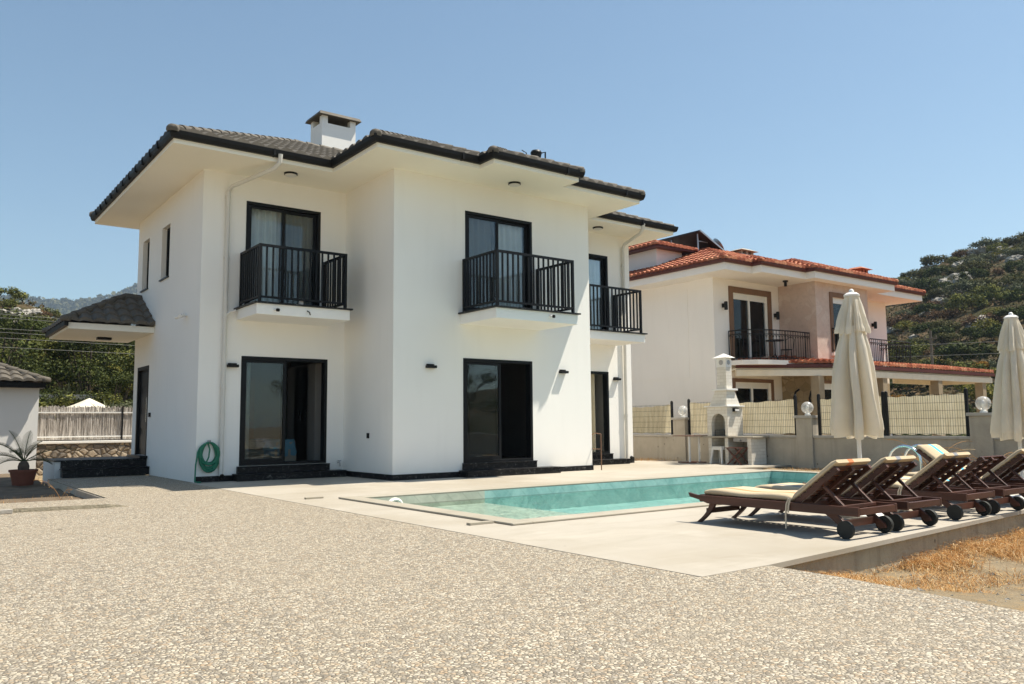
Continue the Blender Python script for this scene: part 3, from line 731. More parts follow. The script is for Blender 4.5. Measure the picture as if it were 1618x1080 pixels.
def gutter_ring(P, z0, z1, w, inset=.013):
    prof = [(inset, z0), (w * .72, z0), (w * .98, z0 + (z1 - z0) * .5), (w * 1.08, z1), (w * .9, z1), (w * .8, z0 + .03), (inset, z0 + .03)]
    rings = [[mb.vert((p.x, p.y, z)) for p in off_poly(P, x)] for x, z in prof]; n = len(P); k = len(prof)
    for j in range(k):
        A = rings[j]; B = rings[(j + 1) % k]
        for i in range(n): mb.face((A[i], A[(i + 1) % n], B[(i + 1) % n], B[i]))
gutter_ring(S_, GZ0, GZ1, GW)
# joint collars
def collars(p, q, st):
    p = Vector(p); q = Vector(q); d = (q - p).normalized(); o = Vector((d.y, -d.x)); L = (q - p).length; t = st
    while t < L - .2:
        c = p + d * t; a = c + o * .014; b = c + o * (GW * 1.1 + .008)
        mb.hexa([(*(a - d * .018), GZ0 - .008), (*(a + d * .018), GZ0 - .008), (*(b + d * .018), GZ0 + .01), (*(b - d * .018), GZ0 + .01), (*(a - d * .018), GZ1 + .004), (*(a + d * .018), GZ1 + .004), (*(b + d * .018), GZ1 + .006), (*(b - d * .018), GZ1 + .006)]); t += st
collars(S_[0], S_[1], .62)
for i in range(1, 11): collars(S_[i], S_[i + 1], 1.9)
vb(mb, 'gutter', 'gutter')

# ---- tiled roof: three hips running into each other
SL = .42; ZE = 6.625
mb = MB(); mr = MB()
# main roof
mx0, mx1, my0, my1 = 3.82, 17.48, 15.67, 23.48; hv = (my1 - my0) / 2
tile_slope(mb, (mx0, my0, ZE), (1, 0), (0, 1), SL, hv, lambda v: v, lambda v: mx1 - mx0 - v)
tile_slope(mb, (mx0, my1, ZE), (0, -1), (1, 0), SL, hv, lambda v: v, lambda v: my1 - my0 - v)
tile_slope(mb, (mx1, my0, ZE), (0, 1), (-1, 0), SL, hv, lambda v: v, lambda v: my1 - my0 - v)
tile_slope(mb, (mx1, my1, ZE), (-1, 0), (0, -1), SL, hv, lambda v: v, lambda v: mx1 - mx0 - v)
zr = ZE + SL * hv; ap1 = (mx0 + hv, my0 + hv, zr); ap2 = (mx1 - hv, my0 + hv, zr)
for c, a in (((mx0, my0), ap1), ((mx0, my1), ap1), ((mx1, my0), ap2), ((mx1, my1), ap2)): ridge_tiles(mr, (*c, ZE), a)
ridge_tiles(mr, ap1, ap2); mrs = [mr]; mr = MB()
# bump roof
bx0, bx1, by0 = 7.03, 14.28, 13.72; bh = (bx1 - bx0) / 2; yv = my0 - by0
tile_slope(mb, (bx0, by0, ZE), (1, 0), (0, 1), SL, bh, lambda v: v, lambda v: bx1 - bx0 - v)
tile_slope(mb, (bx0, by0, ZE), (0, 1), (1, 0), SL, bh, lambda v: v, lambda v: v + yv)
tile_slope(mb, (bx1, by0, ZE), (0, 1), (-1, 0), SL, bh, lambda v: v, lambda v: v + yv)
bap = (bx0 + bh, by0 + bh, ZE + SL * bh)
ridge_tiles(mr, (bx0, by0, ZE), bap); ridge_tiles(mr, (bx1, by0, ZE), bap); ridge_tiles(mr, bap, (bx0 + bh, by0 + bh + yv, bap[2]))
mrs.append(mr); mr = MB()
# small hip over the middle balcony
sx0, sx1, sy0 = 9.42, 11.86, 13.20; sh = (sx1 - sx0) / 2; yv2 = by0 - sy0
tile_slope(mb, (sx0, sy0, ZE), (1, 0), (0, 1), SL, sh, lambda v: v, lambda v: sx1 - sx0 - v)
tile_slope(mb, (sx0, sy0, ZE), (0, 1), (1, 0), SL, sh, lambda v: v, lambda v: v + yv2)
tile_slope(mb, (sx1, sy0, ZE), (0, 1), (-1, 0), SL, sh, lambda v: v, lambda v: v + yv2)
sap = (sx0 + sh, sy0 + sh, ZE + SL * sh)
ridge_tiles(mr, (sx0, sy0, ZE), sap); ridge_tiles(mr, (sx1, sy0, ZE), sap); ridge_tiles(mr, sap, (sx0 + sh, sy0 + sh + yv2, sap[2]))
roof = vb(mb, 'roof', 'tile', smooth=35)
for mr in mrs + [mr]: vb(mr, 'ridge_tiles', 'tile', roof, smooth=50)
# roof underlay so no light leaks under the tiles
mb = MB()
def hipped(x0, x1, y0, y1, z, s, drop=.05):
    h = (y1 - y0) / 2; z -= drop; zt = z + s * h
    a, b, c, d = (x0, y0, z), (x1, y0, z), (x1, y1, z), (x0, y1, z); p, q = (x0 + h, y0 + h, zt), (x1 - h, y0 + h, zt)
    mb.poly([a, b, q, p]); mb.poly([b, c, q]); mb.poly([c, d, p, q]); mb.poly([d, a, p])
hipped(mx0 + .06, mx1 - .06, my0 + .06, my1 - .06, ZE, SL)
a, b = (bx0 + .06, by0 + .06, ZE - .05), (bx1 - .06, by0 + .06, ZE - .05); p = (bx0 + bh, by0 + bh, bap[2] - .06); q = (bx0 + bh, by0 + bh + yv, bap[2] - .06)
mb.poly([a, b, p]); mb.poly([a, p, q, (bx0 + .06, my0, ZE - .05)]); mb.poly([b, (bx1 - .06, my0, ZE - .05), q, p])
vb(mb, 'underlay', 'gutter', roof)
# chimney with slotted head and flat cap
mb = MB(); cx0, cx1, cy0, cy1, cz = 8.54, 9.50, 19.68, 20.42, 9.24
mb.box(cx0, cx1, cy0, cy1, 7.9, cz - .19)
for a in ((cx0, cx0 + .16, cy0, cy0 + .16), (cx1 - .16, cx1, cy0, cy0 + .16), (cx0, cx0 + .16, cy1 - .16, cy1), (cx1 - .16, cx1, cy1 - .16, cy1)): mb.box(*a, cz - .19, cz)
ch = vb(mb, 'chimney', 'white')
mb = MB(); mb.hexa([(cx0 - .12, cy0 - .12, cz), (cx1 + .12, cy0 - .12, cz), (cx1 + .12, cy1 + .12, cz), (cx0 - .12, cy1 + .12, cz), (cx0 - .08, cy0 - .08, cz + .085), (cx1 + .08, cy0 - .08, cz + .085), (cx1 + .08, cy1 + .08, cz + .085), (cx0 - .08, cy1 + .08, cz + .085)])
mb.box(cx0 + .05, cx1 - .05, cy0 + .05, cy1 - .05, cz - .189, cz - .185)
vb(mb, 'chimney_cap', 'tile', ch)
mb = MB(); mb.box(cx0 - .09, cx1 + .09, cy0 - .10, cy0 - .002, 8.24, 8.315); mb.box(cx0 - .10, cx0 - .002, cy0, cy1 - .3, 8.2, 8.33); vb(mb, 'flashing', 'gutter', ch)
# black bucket-shaped vent with two bent rods on the roof
mb = MB(); bx, by, bz = 12.77, 16.0, 7.24
mb.lathe([(.06, -.55), (.06, .10), (.10, .12), (.135, .30), (.15, .36), (.12, .41), (.05, .43)], (bx, by, bz + .42), 16)
mb.tube([(bx - .28, by + .05, bz - .1), (bx - .28, by + .05, bz + .74), (bx - .42, by + .05, bz + .78)], .014)
mb.tube([(bx + .30, by, bz - .2), (bx + .30, by, bz + .86), (bx + .16, by, bz + .80)], .02)
vb(mb, 'roof_vent', 'darkmetal', smooth=40)

# ---- balconies
def balcony(y, x0, x1, yf, zt, hz=.25):
    mb = MB()
    mb.box(x0 + .05, x1 - .05, yf + .05, y - .002, zt - hz, zt - .032)
    sl = vb(mb, 'balcony', 'white', bevel=.006)
    mb = MB(); mb.box(x0, x1, yf, y - .003, zt - .030, zt); vb(mb, 'slab_edge', 'granite', sl)
    mb = MB(); a, b, f, yw = x0 + .13, x1 - .13, yf + .12, y - .05; H0, H1 = zt + .09, zt + 1.13; Pw = .055
    for px, py in ((a, f), (b, f), (a, yw), (b, yw)): mb.box(px - Pw / 2, px + Pw / 2, py - Pw / 2, py + Pw / 2, zt + .001, H1 + .05)
    for z, h in ((H1, .05), (H0, .04)):
        mb.box(a + Pw / 2, b - Pw / 2, f - .024, f + .024, z, z + h)
        for px in (a, b): mb.box(px - .024, px + .024, f + Pw / 2, yw - Pw / 2, z, z + h)
    def bal(p, q, n_):
        for i in range(1, n_):
            t = i / n_; x = p[0] + (q[0] - p[0]) * t; yy = p[1] + (q[1] - p[1]) * t
            mb.box(x - .0155, x + .0155, yy - .0155, yy + .0155, H0 + .04, H1)
    bal((a, f), (b, f), round((b - a) / .135)); bal((a, f), (a, yw), round((yw - f) / .125)); bal((b, f), (b, yw), round((yw - f) / .125))
    vb(mb, 'railing', 'anthracite', sl)
    return sl
bL = balcony(17.1, 5.52, 7.62, 15.81, 3.57); bM = balcony(14.8, 9.60, 11.90, 13.40, 3.515); bR = balcony(16.72, 13.95, 16.18, 15.53, 3.53)
# water spout on each balcony face, small metal hook
for sl, x, y, z, k in ((bL, 5.93, 15.86, 3.43, 0), (bM, 11.05, 13.45, 3.40, 1), (bR, 16.13, 15.75, 3.42, 2)):
    mb = MB()
    if k == 2: mb.tube([(x - .02, y, z), (x + .10, y, z - .01)], .035, 10); mb.cur = 1; mb.tube([(x + .10, y, z - .01), (x + .14, y, z - .015)], .042, 10)
    else: mb.tube([(x, y + .02, z), (x + .03, y - .07, z - .015)], .026, 10); mb.cur = 1; mb.tube([(x + .03, y - .07, z - .015), (x + .05, y - .11, z - .02)], .034, 10)
    vb(mb, 'security_camera', ['plastic_w', 'darkmetal'], sl, smooth=40)
mb = MB(); mb.tube([(6.62, 15.86, 3.45), (6.64, 15.80, 3.42), (6.66, 15.79, 3.36)], .012, 6); vb(mb, 'hook', 'darkmetal', bL)
mb = MB(); mb.lathe([(.03, 0), (.05, .02), (.055, .06), (.04, .10), (.0, .11)], (6.55, 16.02, 3.571), 10); mb.box(6.51, 6.53, 16.0, 16.03, 3.67, 3.72); mb.box(6.57, 6.59, 16.0, 16.03, 3.67, 3.72)
tag(mb.build('ornament', 'lens', smooth=40), 'tiny pale ornament standing on the left balcony floor behind its bars', 'ornament')

# ---- downpipes
def pipe(pts, r=.045, brk=()):
    mb = MB(); mb.tube(pts, r, 12)
    for p in brk: mb.tube([(p[0], p[1], p[2] - .025), (p[0], p[1], p[2] + .025)], r * 1.25, 12)
    return vb(mb, 'downpipe', 'pipe', smooth=40)
pipe([(5.92, 15.66, 6.56), (5.92, 15.68, 6.40), (5.86, 15.82, 6.30), (5.36, 16.90, 6.10), (5.33, 17.03, 6.02), (5.33, 17.04, .12)], brk=((5.33, 17.04, 5.9), (5.33, 17.04, 4.6), (5.33, 17.04, 3.35), (5.33, 17.04, 1.9)))
pipe([(5.52, 16.93, 3.50), (5.42, 16.98, 3.47), (5.36, 17.02, 3.42), (5.33, 17.04, 3.32)], .03)
pipe([(16.15, 15.55, 6.56), (16.15, 15.58, 6.42), (16.18, 15.72, 6.32), (16.40, 16.55, 6.20), (16.42, 16.65, 6.10), (16.42, 16.66, .14)], brk=((16.42, 16.66, 5.6), (16.42, 16.66, 1.35)))
# ---- wall lamps, ceiling lamps, side cameras
for x, y, z in ((5.52, 17.1, 2.36), (8.90, 14.8, 2.32), (12.52, 14.8, 2.32), (16.10, 16.72, 2.34)):
    mb = MB(); mb.box(x - .11, x + .11, y - .11, y - .002, z - .028, z + .028); mb.box(x - .09, x + .09, y - .03, y - .001, z + .029, z + .06)
    vb(mb, 'wall_lamp', 'darkmetal', bevel=.004)
for x, y in ((6.41, 16.35), (10.71, 14.2), (15.05, 16.2)):
    mb = MB(); mb.lathe([(.14, -.001), (.14, -.035), (.125, -.04), (.125, -.001)], (x, y, ZS_), 24); lm = vb(mb, 'ceiling_lamp', 'darkmetal', smooth=40)
    mb = MB(); mb.lathe([(.124, -.03), (.12, -.055), (.08, -.068), (.0, -.07)], (x, y, ZS_), 24); vb(mb, 'diffuser', 'lens', lm, smooth=60)
mb = MB()
for y, dy in ((17.98, .12), (18.12, -.10)): mb.tube([(4.83, 18.05, 3.47), (4.74, 18.05 + dy * .5, 3.46)], .02, 8); mb.tube([(4.76, 18.05 + dy * .4, 3.47), (4.66, 18.05 + dy * 1.5, 3.43)], .038, 10)
vb(mb, 'security_camera', 'plastic_w', smooth=40)
mb = MB(); mb.box(4.80, 4.838, 20.86, 20.96, 1.36, 1.46); vb(mb, 'doorbell', 'darkmetal')
mb = MB(); mb.box(8.012, 8.028, 15.82, 15.92, .84, .95); vb(mb, 'socket', 'darkmetal')
mb = MB(); mb.tube([(7.90, 17.09, .30), (7.90, 16.98, .30), (7.90, 16.96, .22)], .014, 8); mb.tube([(7.86, 17.0, .34), (7.94, 17.0, .34)], .01, 6); mb.tube([(7.90, 17.0, .30), (7.90, 17.0, .34)], .008, 6); vb(mb, 'tap', 'steel', smooth=40)
for q in ([(5.34, 17.05, .13), (5.34, 16.96, .10)], [(16.6, 16.69, .16), (16.6, 16.60, .13)]): mb = MB(); mb.tube(q, .045, 10); vb(mb, 'drain_outlet', 'darkmetal', smooth=40)
# ---- entrance porch: canopy roof and step platform
mb = MB(); kx0, ky0, ky1, kz = 3.00, 20.80, 23.65, 3.36
mb.box(kx0, 4.838, ky0, ky1, kz, kz + .14); cn = vb(mb, 'porch_canopy', 'soffit')
mb = MB(); mr = MB(); cs = .55; cw = 4.80 - (kx0 - .1); cl = ky1 - ky0 + .2; cv = min(cw, cl / 2); zc = kz + .17
tile_slope(mb, (kx0 - .1, ky1 + .1, zc), (0, -1), (1, 0), cs, cl / 2, lambda v: v, lambda v: cl - v)
tile_slope(mb, (kx0 - .1, ky0 - .1, zc), (1, 0), (0, 1), cs, cl / 2, lambda v: v, lambda v: max(v, cw + .03))
tile_slope(mb, (4.83, ky1 + .1, zc), (-1, 0), (0, -1), cs, cl / 2, lambda v: 0, lambda v: cw - v)
apx = (kx0 - .1 + cl / 2, (ky0 + ky1) / 2, zc + cs * cl / 2)
ridge_tiles(mr, (kx0 - .1, ky0 - .1, zc), apx); ridge_tiles(mr, (kx0 - .1, ky1 + .1, zc), apx); ridge_tiles(mr, apx, (4.82, apx[1], apx[2]))
vb(mb, 'canopy_tiles', 'tile', cn, smooth=35); vb(mr, 'canopy_ridge', 'tile', cn, smooth=50)
mb = MB(); mb.box(kx0 - .085, kx0 - .004, ky0 - .08, ky1 + .08, kz + .05, kz + .165); vb(mb, 'canopy_gutter', 'gutter', cn)
mb = MB(); mb.box(3.9, 4.22, 22.4, 22.62, kz - .06, kz - .002); vb(mb, 'canopy_lamp', 'darkmetal', cn)
mb = MB(); mb.box(2.90, 4.838, 21.12, 22.85, -.2, .355); po = vb(mb, 'porch_platform', 'ow')
mb = MB(); mb.box(2.88, 4.836, 21.09, 22.87, .357, .385); mb.box(3.02, 4.836, 21.10, 21.119, .20, .356); mb.box(3.02, 4.836, 20.80, 21.08, .004, .175); mb.box(3.0, 4.835, 20.77, 21.099, .177, .198); mb.box(4.66, 4.834, 21.0, 22.4, .386, .44)
vb(mb, 'porch_step', 'granite', po, bevel=.004)

# ================================================================== THINGS INSIDE AND ON THE VILLA
def curtain(x0, x1, y, z0, z1, label, amp=.035, per=.16, mat='curtain'):
    mb = MB(); n_ = int((x1 - x0) / .02); prev = None; ph = rnd.uniform(0, 6)
    for i in range(n_ + 1):
        x = x0 + (x1 - x0) * i / n_; d = amp * math.sin(x * 2 * PI / per + ph + .8 * math.sin(x * 7)) ; c = (mb.vert((x, y + d * 1.2, z0)), mb.vert((x, y + d * .8, z1)))
        if prev: mb.face((prev[0], c[0], c[1], prev[1]))
        prev = c
    o = mb.build('curtain', mat, smooth=180, fix=False)
    return tag(o, label, 'curtain')
curtain(5.80, 6.62, 17.31, 3.56, 5.86, 'pale curtain behind the left pane above the left balcony')
curtain(6.72, 7.38, 17.33, 3.56, 5.86, 'greyish curtain behind the screened right pane above the left balcony')
curtain(9.86, 10.62, 15.01, 3.54, 5.76, 'greyish curtain behind the screened left pane above the middle balcony')
curtain(10.66, 11.56, 15.02, 3.54, 5.76, 'pale curtain behind the right pane above the middle balcony')
curtain(14.2, 15.72, 16.93, 3.56, 5.78, 'pale curtain behind the balcony door at the right end of the villa')
curtain(14.15, 15.52, 16.95, .29, 2.50, 'cream full length curtain in the ground floor door at the right end of the villa', .05, .2, 'cloth')
curtain(5.80, 6.0, 17.36, .32, 2.50, 'narrow gathered curtain at the left edge of the bedroom glass door')
bed = thing('bed', 'bed with blue blanket inside the ground floor bedroom', 'bed', (6.75, 19.2, .27))
mb = MB(); mb.box(-.85, .75, -.75, .85, .0, .32); mb.build('bed_base', 'bedfab', bed, bevel=.02)
mb = MB(); mb.box(-.84, .74, -.74, .84, .322, .52); mb.build('mattress', 'bedfab', bed, bevel=.05)
mb = MB(); pts = []
for i in range(9):
    for j in range(13):
        u = -.05 + .85 * i / 8; v = -1.0 + 1.6 * j / 12
        z = .535 + .01 * math.sin(u * 19 + v * 7); y = v; x = u
        if v < -.75: z = .535 - (-.75 - v) * 1.5 + .02 * math.sin(u * 23); y = -.765 - .03 * math.sin(u * 20)
        if u > .70: z = .535 - (u - .70) * 3; x = .755
        pts.append(mb.vert((x, y, z)))
for i in range(8):
    for j in range(12): mb.face((pts[i * 13 + j], pts[(i + 1) * 13 + j], pts[(i + 1) * 13 + j + 1], pts[i * 13 + j + 1]))
mb.build('blanket', 'bluefab', bed, smooth=180, fix=False)
mb = MB(); mb.lathe([(.05, -.22), (.17, -.2), (.2, 0), (.17, .2), (.05, .22)], (-.5, -.35, .64), 12, 'x'); mb.build('pillow', 'bedfab', bed, smooth=60)
wd = thing('wardrobe', 'white wardrobe with two black handles inside the ground floor bedroom', 'wardrobe', (8.0, 18.7, .27))
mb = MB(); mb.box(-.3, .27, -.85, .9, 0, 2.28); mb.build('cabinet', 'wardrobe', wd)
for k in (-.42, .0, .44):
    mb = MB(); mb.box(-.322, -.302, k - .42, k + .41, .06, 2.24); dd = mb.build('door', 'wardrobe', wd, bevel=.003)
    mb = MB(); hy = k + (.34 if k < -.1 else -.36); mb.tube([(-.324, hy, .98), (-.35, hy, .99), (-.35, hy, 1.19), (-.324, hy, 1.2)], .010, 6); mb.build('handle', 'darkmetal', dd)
it = thing('interior_door', 'dim interior door with lever handle at the back of the bedroom', 'door', (6.9, 20.88, .27))
mb = MB(); mb.box(-.42, .42, -.04, .0, 0, 2.08); mb.build('leaf', 'brownframe', it)
mb = MB(); mb.tube([(.34, -.04, 1.0), (.34, -.09, 1.0), (.22, -.09, 1.0)], .012, 6); mb.build('handle', 'darkmetal', it)
dt = thing('dining_chair', 'dark chair barely visible inside the middle glass door', 'chair', (11.2, 17.6, .27))
mb = MB(); mb.box(-.21, .21, -.21, .21, .43, .47); mb.build('seat', 'cloth', dt)
mb = MB(); mb.box(-.21, .21, .18, .21, .55, .95); mb.build('backrest', 'cloth', dt)
for px in (-.18, .18):
    for py in (-.18, .18):
        mb = MB(); mb.tube([(px, py, 0), (px, py, .43)], .015, 6); mb.build('leg', 'darkmetal', dt)

# hose coil hung beside the downpipe, its loose end running down to the ground
mb = MB(); rr_ = random.Random(3); pts = []
for k in range(14):
    rx = .235 - .10 * rr_.random(); rz = .30 - .10 * rr_.random(); ox = rr_.uniform(-.012, .012); oy = rr_.uniform(0, .055)
    for i in range(26):
        a = 2 * PI * i / 26 + PI / 2; t_ = (k + i / 26) / 14
        pts.append((5.085 + ox + rx * math.cos(a) * (1 + .05 * math.sin(a * 3 + k)), 17.075 - oy, .49 + (.31 - rz) * .9 + rz * math.sin(a)))
mb.tube(pts, .0155, 8)
mb.tube([(4.86, 17.03, .62), (4.845, 17.02, .50), (4.82, 17.01, .36), (4.81, 16.99, .18), (4.80, 16.97, .03), (4.84, 16.92, .018), (4.9, 16.9, .018)], .0155, 8)
mb.tube([(5.05, 17.03, .80), (5.09, 17.02, .66), (5.07, 17.01, .5), (5.02, 17.03, .38)], .0155, 8)
hs = thing('garden_hose', 'green coiled garden hose hanging on the white wall beside the downpipe', 'hose', (5.085, 17.06, .8))
o = mb.build('hose_coil', 'hose', hs, smooth=60); o.location = -hs.location
mb = MB(); mb.tube([(5.085, 17.10, .80), (5.085, 17.0, .80), (5.085, 16.98, .84)], .012, 8); mb.box(5.06, 5.11, 17.08, 17.098, .77, .84); o = mb.build('hook', 'steel', hs); o.location = -hs.location
# thin dark stand by the corner of the middle block
mb = MB(); mb.tube([(13.55, 14.62, .004), (13.55, 14.62, .86)], .013, 8); mb.tube([(13.55, 14.62, .86), (13.60, 14.9, .88), (13.6, 15.1, .8)], .012, 8); mb.tube([(13.55, 14.62, .5), (13.6, 15.1, .5)], .01, 8); mb.tube([(13.6, 15.1, .004), (13.6, 15.1, .8)], .012, 8)
tag(mb.build('drying_rack', 'brownframe', smooth=40), 'thin rust brown metal stand at the corner of the middle block', 'stand')

# ================================================================== BOUNDARY WALL, LAMPS AND FENCE ON THE RIGHT
WX = 18.6
bw = thing('boundary_wall', 'low raw concrete boundary wall with square pillars right of the pool', 'wall', (WX + .1, 11, 0))
PIL = [16.63, 12.44, 8.16]
mb = MB(); ys_ = [21.5] + [v for p in PIL for v in (p + .23, p - .23)] + [-6.0]
for a, b in zip(ys_[::2], ys_[1::2]): mb.box(WX, WX + .2, b, a, -.4, .70); 
def bb(mb, name, mat, **k): o = mb.build(name, mat, bw, **k); o.location = -bw.location; return o
bb(mb, 'wall', 'concrete')
for a, b in zip(ys_[::2], ys_[1::2]):
    mb = MB(); mb.box(WX - .035, WX + .235, b + .002, a - .002, .702, .765); bb(mb, 'coping', 'coplight', bevel=.008)
for p in PIL:
    mb = MB(); mb.box(WX - .06, WX + .32, p - .23, p + .23, -.4, 1.20); pl = bb(mb, 'pillar', 'concrete', bevel=.008)
    mb = MB(); mb.box(WX - .10, WX + .36, p - .27, p + .27, 1.202, 1.27); o = mb.build('pillar_cap', 'coplight', pl, bevel=.008)
for p, lab in zip(PIL, ('left of the white barbecue', 'right of the barbecue', 'beside the rightmost parasol')):
    t = thing('globe_lamp', 'clear globe lamp on the concrete wall pillar ' + lab, 'lamp', (WX + .13, p, 1.27), group='globe lamps on the wall pillars')
    mb = MB(); mb.lathe([(.075, 0), (.075, .03), (.045, .05), (.045, .07), (.0, .07)], seg=16); mb.build('lamp_base', 'plastic_w', t, smooth=40)
    mb = MB(); R_ = .155; mb.lathe([(R_ * math.sin(a), .20 - R_ * math.cos(a)) for a in [PI * (k + .25) / 14.5 for k in range(1, 15)]], seg=24); mb.build('globe', 'globe', t, smooth=80)
    mb = MB(); mb.lathe([(.03, .07), (.03, .14), (.042, .16), (.042, .23), (.02, .27), (.0, .275)], seg=12); mb.build('bulb', 'lens', t, smooth=60)
def fence_panel(y0, y1, label, post=(1, 1), zt=1.74):
    t = thing('fence_panel', label, 'fence', (WX + .12, (y0 + y1) / 2, .765), group='mesh fence panels screened with cream cloth')
    L = abs(y1 - y0) / 2; x = 0
    for s, k in ((-1, post[0]), (1, post[1])):
        if not k: continue
        mb = MB(); mb.box(-.03, .03, s * L - .03, s * L + .03, 0, zt - .765 + .04); mb.lathe([(.034, 0), (.034, .02), (.0, .04)], (0, s * L, zt - .765 + .04), 8); mb.build('post', 'anthracite', t)
    mb = MB(); h = zt - .765 - .03; n_ = int(2 * L / .055)
    for i in range(1, n_): y = -L + .03 + (2 * L - .06) * i / n_; mb.box(-.0345, -.0305, y - .0025, y + .0025, .03, h)
    for k in range(6):
        z = .05 + (h - .08) * k / 5; mb.box(-.0395, -.0347, -L + .03, L - .03, z - .003, z + .003)
    mb.build('wire_mesh', 'anthracite', t)
    mb = MB(); NX, NZ = max(6, int(2 * L / .05)), 12; g_ = []
    for i in range(NX + 1):
        for j in range(NZ + 1):
            u = i / NX; v = j / NZ; y = -L + .04 + (2 * L - .08) * u; sag = -.05 * math.sin(PI * u) * v if L > 1 else -.03 * u * v
            z = .035 + (h - .05) * v + sag + .012 * math.sin(u * 34) * (1 if j in (0, NZ) else .3)
            dx = .012 * noise.noise((y * 2.2, z * 2.5, y0)) + .010 * math.sin(y * 9 + z * 3)
            g_.append(mb.vert((.008 + dx, y, z)))
    for i in range(NX):
        for j in range(NZ): mb.face((g_[i * (NZ + 1) + j], g_[(i + 1) * (NZ + 1) + j], g_[(i + 1) * (NZ + 1) + j + 1], g_[i * (NZ + 1) + j + 1]))
    mb.build('shade_cloth', 'cloth', t, smooth=180, fix=False)
fence_panel(17.05, 19.6, 'cream cloth screened mesh fence panel next to the villa, left of the first pillar', (1, 0), 1.70)
fence_panel(12.78, 16.38, 'long cream cloth screened mesh fence panel behind the white barbecue')
fence_panel(10.40, 12.10, 'narrow cream cloth screened fence panel left of and behind the nearer parasol')
fence_panel(8.50, 10.32, 'cream cloth screened fence panel between the nearer parasol and the third pillar')
fence_panel(4.6, 7.86, 'cream cloth screened fence panel at the right edge behind the farther parasol')

# ================================================================== BARBECUE
bq = thing('brick_barbecue', 'white painted brick barbecue with tall chimney against the boundary wall', 'barbecue', (18.2, 14.4, 0))
def qb(mb, name, mat, p=None, **k):
    o = mb.build(name, mat, p or bq, **k)
    if p is None: o.location = -bq.location
    return o
BX0, BX1, BY0, BY1 = 17.90, 18.55, 14.33, 15.02
mb = MB()   # two piers and a back below the worktop, arched firebox above
mb.box(BX0 + .01, BX1, BY0 + .01, BY0 + .12, .004, .70); mb.box(BX0 + .01, BX1, BY1 - .12, BY1 - .01, .004, .70); mb.box(BX1 - .1, BX1 - .002, BY0 + .121, BY1 - .121, .004, .70)
pts = [(BY0, .745), (14.415, .745), (14.415, 1.12)] + [(14.645 - .23 * math.cos(a), 1.12 + .23 * math.sin(a)) for a in [PI * k / 12 for k in range(1, 12)]] + [(14.875, 1.12), (14.875, .745), (BY1, .745), (BY1, 1.53), (BY0, 1.53)]
a = [mb.vert((BX0, h, z)) for h, z in pts]; b = [mb.vert((BX0 + .12, h, z)) for h, z in pts]; n = len(pts)
mid = 8
# arched front as strips left, right and above the opening
def strip(h0, h1, z0, z1): mb.box(BX0, BX0 + .12, h0, h1, z0, z1)
mb.v = mb.v[:-2 * n]
strip(BY0, 14.415, .745, 1.53); strip(14.875, BY1, .745, 1.53)
K = 14
for k in range(K):
    h0 = 14.415 + .46 * k / K; h1 = 14.415 + .46 * (k + 1) / K
    zz = [1.12 + math.sqrt(max(0, .23 ** 2 - (h - 14.645) ** 2)) for h in (h0, h1)]
    mb.hexa([(BX0, h0, zz[0]), (BX0 + .12, h0, zz[0]), (BX0 + .12, h1, zz[1]), (BX0, h1, zz[1]), (BX0, h0, 1.53), (BX0 + .12, h0, 1.53), (BX0 + .12, h1, 1.53), (BX0, h1, 1.53)])
mb.box(BX0 + .121, BX1, BY0, BY0 + .085, .745, 1.53); mb.box(BX0 + .121, BX1, BY1 - .085, BY1, .745, 1.53); mb.box(BX1 - .08, BX1 - .002, BY0 + .086, BY1 - .086, .745, 1.53)
qb(mb, 'firebox', 'brickw')
mb = MB(); cxm, cym = BX0 + .0, 0
mb.hexa([(17.93, 14.37, 1.565), (18.50, 14.37, 1.565), (18.50, 14.95, 1.565), (17.93, 14.95, 1.565), (18.0, 14.41, 1.975), (18.34, 14.41, 1.975), (18.34, 14.80, 1.975), (18.0, 14.80, 1.975)])
mb.box(18.03, 18.27, 14.43, 14.75, 2.03, 2.62)
ck = qb(mb, 'chimney', 'brickw')
for q in ((17.84, 18.58, 14.27, 15.08, 1.532, 1.563), (17.94, 18.40, 14.34, 14.87, 1.977, 2.028)): mb = MB(); mb.box(*q); qb(mb, 'ledge', 'plastic_w', bevel=.006)
mb = MB(); hx0, hx1, hy0, hy1 = 18.03, 18.27, 14.43, 14.75
mb.box(hx0 + .001, hx1 - .001, hy0 + .001, hy1 - .001, 2.622, 2.87)
for yy in (14.59,): mb.cur = 1; mb.lathe([(.06, -.012), (.07, -.006), (.07, .0)], (hx0, yy, 2.745), 16, 'x')
mb.lathe([(.055, -.012), (.065, -.006), (.065, 0)], ((hx0 + hx1) / 2, hy0, 2.745), 16, 'y'); mb.cur = 0
c = ((hx0 + hx1) / 2, (hy0 + hy1) / 2)
r4 = [mb.vert((hx0 - .08, hy0 - .08, 2.872)), mb.vert((hx1 + .08, hy0 - .08, 2.872)), mb.vert((hx1 + .08, hy1 + .08, 2.872)), mb.vert((hx0 - .08, hy1 + .08, 2.872))]; ap = mb.vert((*c, 3.0))
for k in range(4): mb.face((r4[k], r4[(k + 1) % 4], ap))
mb.face(r4[::-1]); o = mb.build('chimney_head', ['plastic_w', 'steel'], ck)
mb = MB(); mb.box(17.86, 18.56, 13.50, 15.22, .702, .743); qb(mb, 'worktop', 'coping', bevel=.006)
mb = MB(); mb.box(17.90, 18.52, 13.59, 13.71, .004, .70); qb(mb, 'pier', 'brickw')
mb = MB(); mb.box(17.98, 18.4, 14.46, 14.84, .90, .915); [mb.tube([(17.99, y, .75), (17.99, y, .90)], .008, 6) for y in (14.47, 14.83)]; [mb.tube([(18.38, y, .75), (18.38, y, .90)], .008, 6) for y in (14.47, 14.83)]; qb(mb, 'grill_rack', 'darkmetal')
